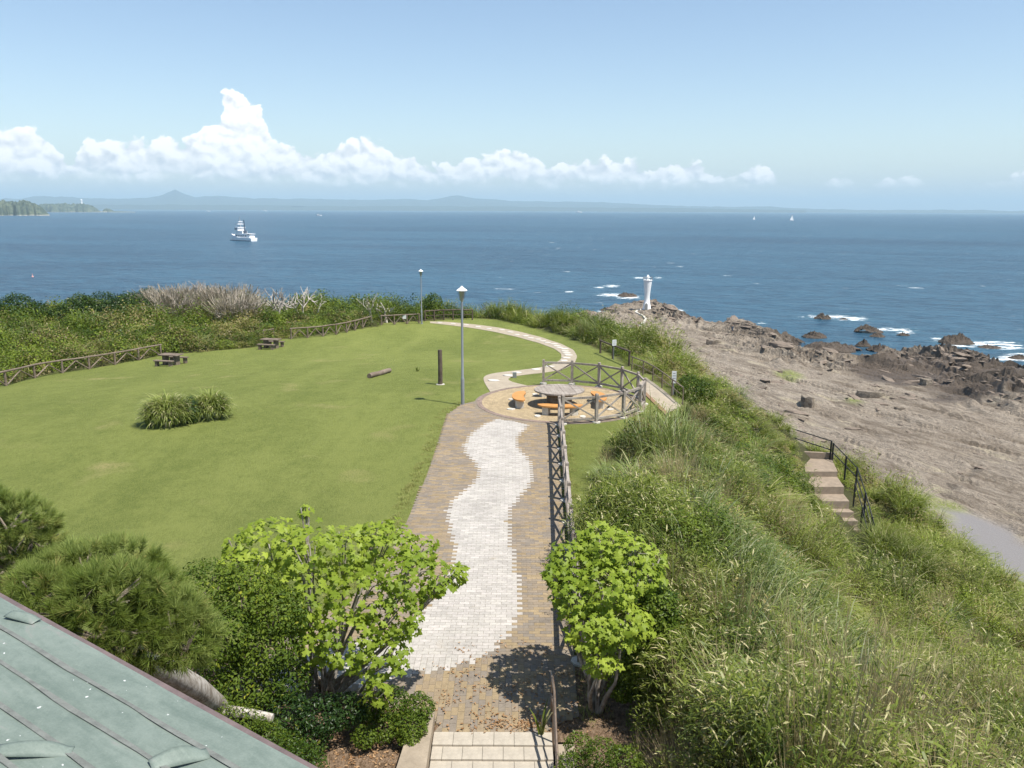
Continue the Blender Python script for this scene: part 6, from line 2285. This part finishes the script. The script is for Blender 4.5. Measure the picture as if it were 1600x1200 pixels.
# pines
def pine(label, root_xyz, trunk_pts, trunk_r, pads, ntuft, needle=0.12, extra=None):
    base = np.array(root_xyz, float)
    root = empty('pine_tree', tuple(base), 0, label, 'pine tree')
    MB().tube([np.array(p) - base for p in trunk_pts], trunk_r, 10).build('trunk', M_PALEBARK if extra else M_BARK, root, True)
    if extra:
        MB().tube([np.array(p) - base for p in extra], [0.085, 0.075, 0.06], 9).build('broken_limb', M_DEAD, root, True)
    bl_ = [(b[0] - base[0], b[1] - base[1], b[2] - base[2], b[3], b[4], b[5]) for b in pads]
    br = MB()
    t_end = np.array(trunk_pts[-1]) - base
    for b in bl_:
        c = np.array(b[:3])
        br.tube([t_end, (t_end + c) / 2 + RNG.normal(0, .08, 3) - np.array([0, 0, .1]), c - np.array([0, 0, .12])], [.05, .035, .02], 7)
        for _ in range(4):
            d_ = RNG.normal(0, 1, 3); d_[2] = abs(d_[2]) * .5
            q_ = c + d_ / np.linalg.norm(d_) * np.array(b[3:]) * .8
            br.tube([c - np.array([0, 0, .12]), q_], [.018, .008], 5)
    br.build('branch', M_BARK, root, True)
    P, u_ = crown_points(bl_, ntuft, 0.6)
    ax_ = u_ * 0.8 + np.array([0.05, -.1, 0.6]) + RNG.normal(0, .22, P.shape)
    ax_ /= np.linalg.norm(ax_, axis=1, keepdims=True)
    m = 60
    nt = len(P)
    D = ax_[:, None] + RNG.normal(0, 0.50, (nt, m, 3))
    D /= np.linalg.norm(D, axis=2, keepdims=True)
    L = needle * RNG.uniform(.7, 1.1, (nt, m, 1))
    b_ = P[:, None] + ax_[:, None] * RNG.uniform(-.03, .05, (nt, m, 1))
    side = np.cross(D, RNG.normal(0, 1, (nt, m, 3)))
    side /= np.linalg.norm(side, axis=2, keepdims=True)
    w_ = 0.0042
    tri = np.stack([b_ - side * w_, b_ + side * w_, b_ + D * L], 2).reshape(-1, 3)
    F = np.arange(len(tri)).reshape(-1, 3)
    S = np.repeat(np.clip(np.repeat(RNG.random(nt) ** 0.8, m) * .75 + RNG.random(nt * m) * .25, 0, 1), 3)
    o = link('needle_tufts', new_mesh('needle_tufts', tri, F, False, {'shade': S}), L_PINE, root)
    o['kind'] = 'stuff'
    return root


pads1 = [B_(80, 905, 4.0, .40, .24), B_(130, 885, 4.1, .42, .24), B_(190, 880, 4.05, .42, .24), B_(110, 945, 4.0, .45, .28), B_(170, 930, 4.1, .5, .3), B_(225, 925, 3.8, .42, .26), B_(60, 925, 4.1, .3, .25),
         B_(150, 980, 3.8, .38, .26), B_(210, 975, 3.75, .42, .28), B_(265, 965, 3.7, .4, .28), B_(290, 1000, 3.5, .34, .26), B_(240, 1005, 3.5, .36, .25), B_(190, 1005, 3.6, .3, .22)]
tp = [at(352, 1145, 0), at(352, 1120, 0.6), at(340, 1102, 1.1), at(305, 1072, 1.8), at(262, 1048, 2.3), at(215, 1030, 2.8), at(195, 985, 3.4)]
pine('pine tree with long pale needles beside the green roof, its grey trunk leaning', tuple(at(352, 1145, 0)), tp, [.17, .16, .14, .145, .15, .12, .08], pads1, 1100, 0.17,
     extra=[at(345, 1110, 1.0), at(385, 1114, 1.05), at(426, 1122, 1.0)])
pads2 = [B_(10, 815, 3.9, .5, .32), B_(-40, 800, 4.0, .5, .32), B_(50, 820, 3.7, .38, .28), B_(20, 850, 3.5, .5, .34), B_(65, 845, 3.4, .3, .25), B_(0, 885, 3.2, .48, .3), B_(-50, 860, 3.4, .6, .4)]
tb2 = at(10, 960, 0.5)
tp = [(tb2[0], tb2[1], -0.1), (tb2[0] + .1, tb2[1] - .1, 1.5), (pads2[3][0], pads2[3][1], 3.1)]
pine('darker green pine tree cut off by the left edge of the photo', (tb2[0], tb2[1], 0), tp, [.14, .11, .07], pads2, 700, 0.15)

# big grass clump on the lawn
gc = (on_lawn(290, 665) + on_lawn(300, 655)) / 2
root = empty('ornamental_grass', tuple(gc), 0, 'large rounded clump of arching pampas-like grass alone on the lawn', 'grass clump')
root.scale = (.86, .86, .98)
for (px, py, sx, hh, nn_, nm) in ((258, 663, 0.95, 1.25, 900, 'left_mound'), (335, 652, 0.75, 1.2, 560, 'right_mound')):
    c = on_lawn(px, py) - gc
    v_, f_, s_ = blades(int(nn_ * 1.9), sx * 1.0, 0.85, 0.055, 0.42, 0.75, 5)
    bb = v_.reshape(-1, 12, 3)
    r0_ = np.clip(np.hypot(bb[:, 0, 0], bb[:, 0, 1]) / (sx * 1.0), 0, 1)
    bb[:, :, 2] += ((hh - .35) * np.sqrt(1 - r0_ ** 2) * RNG.uniform(.35, 1, len(bb)) ** .6)[:, None]
    v_ = np.maximum(bb.reshape(-1, 3), [-9, -9, .01]) * np.array([1, 0.9, 1]) + c
    link('mound', new_mesh('mound', v_, f_, False, {'shade': np.clip(s_ * .7 + .3, 0, 1)}), L_PAMPAS, root)
P, u_ = crown_points([(on_lawn(303, 660)[0] - gc[0], on_lawn(303, 660)[1] - gc[1] - .1, .5, .45, .4, .7)], 900, .5)
v_, f_, s_ = leaves(P, u_ + np.array([0, 0, .4]), .10, 'oval')
link('leafy_stem', new_mesh('leafy_stem', v_, f_, False, {'shade': s_}), L_DARK, root)
# weed tuft in the lawn by the log
g = on_lawn(652, 580)
v_, f_, s_ = blades(22, .08, .35, .03, .2, .5, 4)
o = link('weed', new_mesh('weed', v_, f_, False, {'shade': s_}), L_BAMBOO, None, tuple(g))
tag(o, 'small tuft of weed in the lawn between the log and the dark post', 'plant')


# bare, wind-bent shrubs
def bare_shrub(seed, h, spread, nst, depth=3, thick=0.035):
    rs = np.random.default_rng(seed)
    mb = MB()
    def grow(p, d, L, r, lev):
        q1 = p + d * L * .5 + rs.normal(0, .05 * L, 3)
        q2 = p + d * L + rs.normal(0, .09 * L, 3)
        mb.tube([p, q1, q2], [r, r * .8, r * .6], 4 if lev else 5, False)
        if lev < depth:
            for _ in range(3 if lev < 2 else 3):
                nd = d + rs.normal(0, .50, 3) + np.array([0.10, 0, .10])
                nd /= np.linalg.norm(nd)
                grow(q1 * .3 + q2 * .7 if rs.random() < .5 else q2, nd, L * rs.uniform(.5, .8), r * .58, lev + 1)
    for _ in range(nst):
        a = rs.uniform(0, 6.28)
        d = np.array([math.cos(a) * spread, math.sin(a) * spread, 1.0])
        d /= np.linalg.norm(d)
        grow(np.array([rs.normal(0, .3), rs.normal(0, .3), -.2]), d, h * .42, thick, 0)
    return mb


protos_b = [bare_shrub(s_, 3.9, .75, 10, 3, .09) for s_ in (1, 2, 3)]
made = []
for k, (px, py, s_) in enumerate([(222, 512, .85), (250, 509, 1.0), (280, 513, 1.0), (312, 507, 1.05), (330, 513, 0.95), (345, 507, 1.05), (372, 511, .9), (268, 504, 1.05), (362, 503, 1.05), (300, 503, 1.05), (240, 516, .8)]):
    g = on_ground(px, py)
    if k < 3:
        root = empty('bare_shrub', tuple(g), random.uniform(0, .5), 'grey leafless wind-bent shrub in the thicket beyond the left lawn', 'shrub', 'bare shrubs in the thicket')
        protos_b[k].build('branches', M_DEADG, root)
        v_, f_, s3 = blades(650, 1.3, 3.3, .05, .10, .55, 3)
        tw = link('twigs', new_mesh('twigs', v_ + RNG.normal(0, .02, v_.shape), f_, False, {'shade': s3}), L_TWIG, root)
        tw['kind'] = 'stuff'
        made.append(root)
    else:
        root = copy_tree(made[k % 3])
        root.location = tuple(g)
        root.rotation_euler.z = random.uniform(0, 6.28)
    root.scale = (s_ * 1.15, s_ * 1.15, s_)
DTL = ['bleached white dead tree with spread branches, leftmost of the dead trees', 'bleached white dead tree forking high above the thicket, second of the dead trees',
       'slim bleached dead tree with upright twigs, at the right of the white group', 'thin pale dead stem behind the bend of the long log fence', 'stout dead snag with dark and white bark left of the far lamp post']
for k, (px, py, h_, n_, dep, th) in enumerate([(440, 505, 4.3, 4, 2, .12), (462, 503, 4.6, 4, 2, .12), (486, 505, 4.4, 3, 2, .09), (582, 503, 3.6, 2, 2, .07), (604, 503, 3.2, 3, 1, .12)]):
    g = on_ground(px, py)
    root = empty('dead_tree', tuple(g), 0, DTL[k], 'dead tree')
    bare_shrub(20 + k, h_, .55, n_, dep, th).build('branches', M_DEAD, root)

# distinct bushes in the thicket beyond the lawn
EV = [(165, 514, 2.3, 'dark green bush, biggest of the dark ones left of the bare shrubs'), (205, 513, 1.9, 'dark green bush touching the left end of the bare shrubs'), (30, 520, 1.8, 'dark green bush near the left edge at the top of the thicket'),
      (235, 503, 1.9, 'dark green bush crest rising behind the bare shrubs'), (130, 518, 1.6, 'small dark green bush at the left foot of the biggest dark bush')]
for px, py, r_, lab in EV:
    g = on_ground(px, py)
    bush('evergreen_bush', lab, tuple(g), [(g[0], g[1], g[2] + 1.9, r_, r_, 1.5), (g[0] + r_ * .8, g[1] + .3, g[2] + 1.5, r_ * .7, r_ * .7, 1.2), (g[0] - r_ * .8, g[1] - .2, g[2] + 1.4, r_ * .7, r_ * .7, 1.1)], 7000, 0.20, L_DARK, 'diamond', r0=.07)
g = on_ground(1078, 628)
bush('evergreen_bush', 'round dark green bush at the far end of the concrete side path', tuple(g), [(g[0], g[1], g[2] + .6, .8, .8, .7), (g[0] + .6, g[1], g[2] + .5, .6, .6, .6)], 3000, .11, L_SHRUB, 'oval', r0=.03)
g = on_ground(676, 497)
bush('evergreen_bush', 'leafy green bush rising behind the dark fence right of the far lamp post', tuple(g), [(g[0], g[1] + 1, g[2] + 1.3, 1.1, 1.0, 1.1)], 1200, .2, L_SHRUB, 'diamond', r0=.05)
for px, py, zt, rr, lab in ((960, 800, 1.35, .95, 'dark leafy bush beside the lawn strip, left end of the shaded thicket face'), (1005, 842, 1.5, 1.0, 'big dark bush in the shaded face of the thicket behind the smaller light green tree'), (1062, 850, 1.7, .85, 'dark bush deep in the thicket face, right of the big dark one')):
    p_ = at(px, py, zt)
    zg = gz(p_[0], p_[1])
    bush('thicket_bush', lab, (p_[0], p_[1], zg), [(p_[0], p_[1], (zt + zg) / 2 + .25, rr, rr, (zt - zg) / 2 + .45), (p_[0] + .7, p_[1] + .6, (zt + zg) / 2 + .3, rr * .8, rr * .8, (zt - zg) / 2 + .35), (p_[0] - .45, p_[1] - .6, zg + .55, rr * .65, rr * .65, .6)], 8500, .075, L_SHRUB if rr < .9 else L_GLOSS, 'oval', r0=.04)
# tall grass mound at the outer side of the stairway
g = on_ground(1400, 880)
root = empty('grass_mound', tuple(g), 0, 'bushy mound of overhanging tall grass at the foot of the stairway rail', 'grass clump')
for dx, dy in ((0, 0), (.7, .5), (-.5, .4), (.3, -.6), (1.0, -.3), (-.3, 1.2)):
    v_, f_, s_ = blades(260, .5, 1.5, .026, .30, .5, 5)
    v_ = v_ + np.array([dx, dy, gz(g[0] + dx, g[1] + dy) - g[2]])
    link('tuft', new_mesh('tuft', v_, f_, False, {'shade': np.clip(s_ * .7 + .3, 0, 1)}), L_GRASS, root)
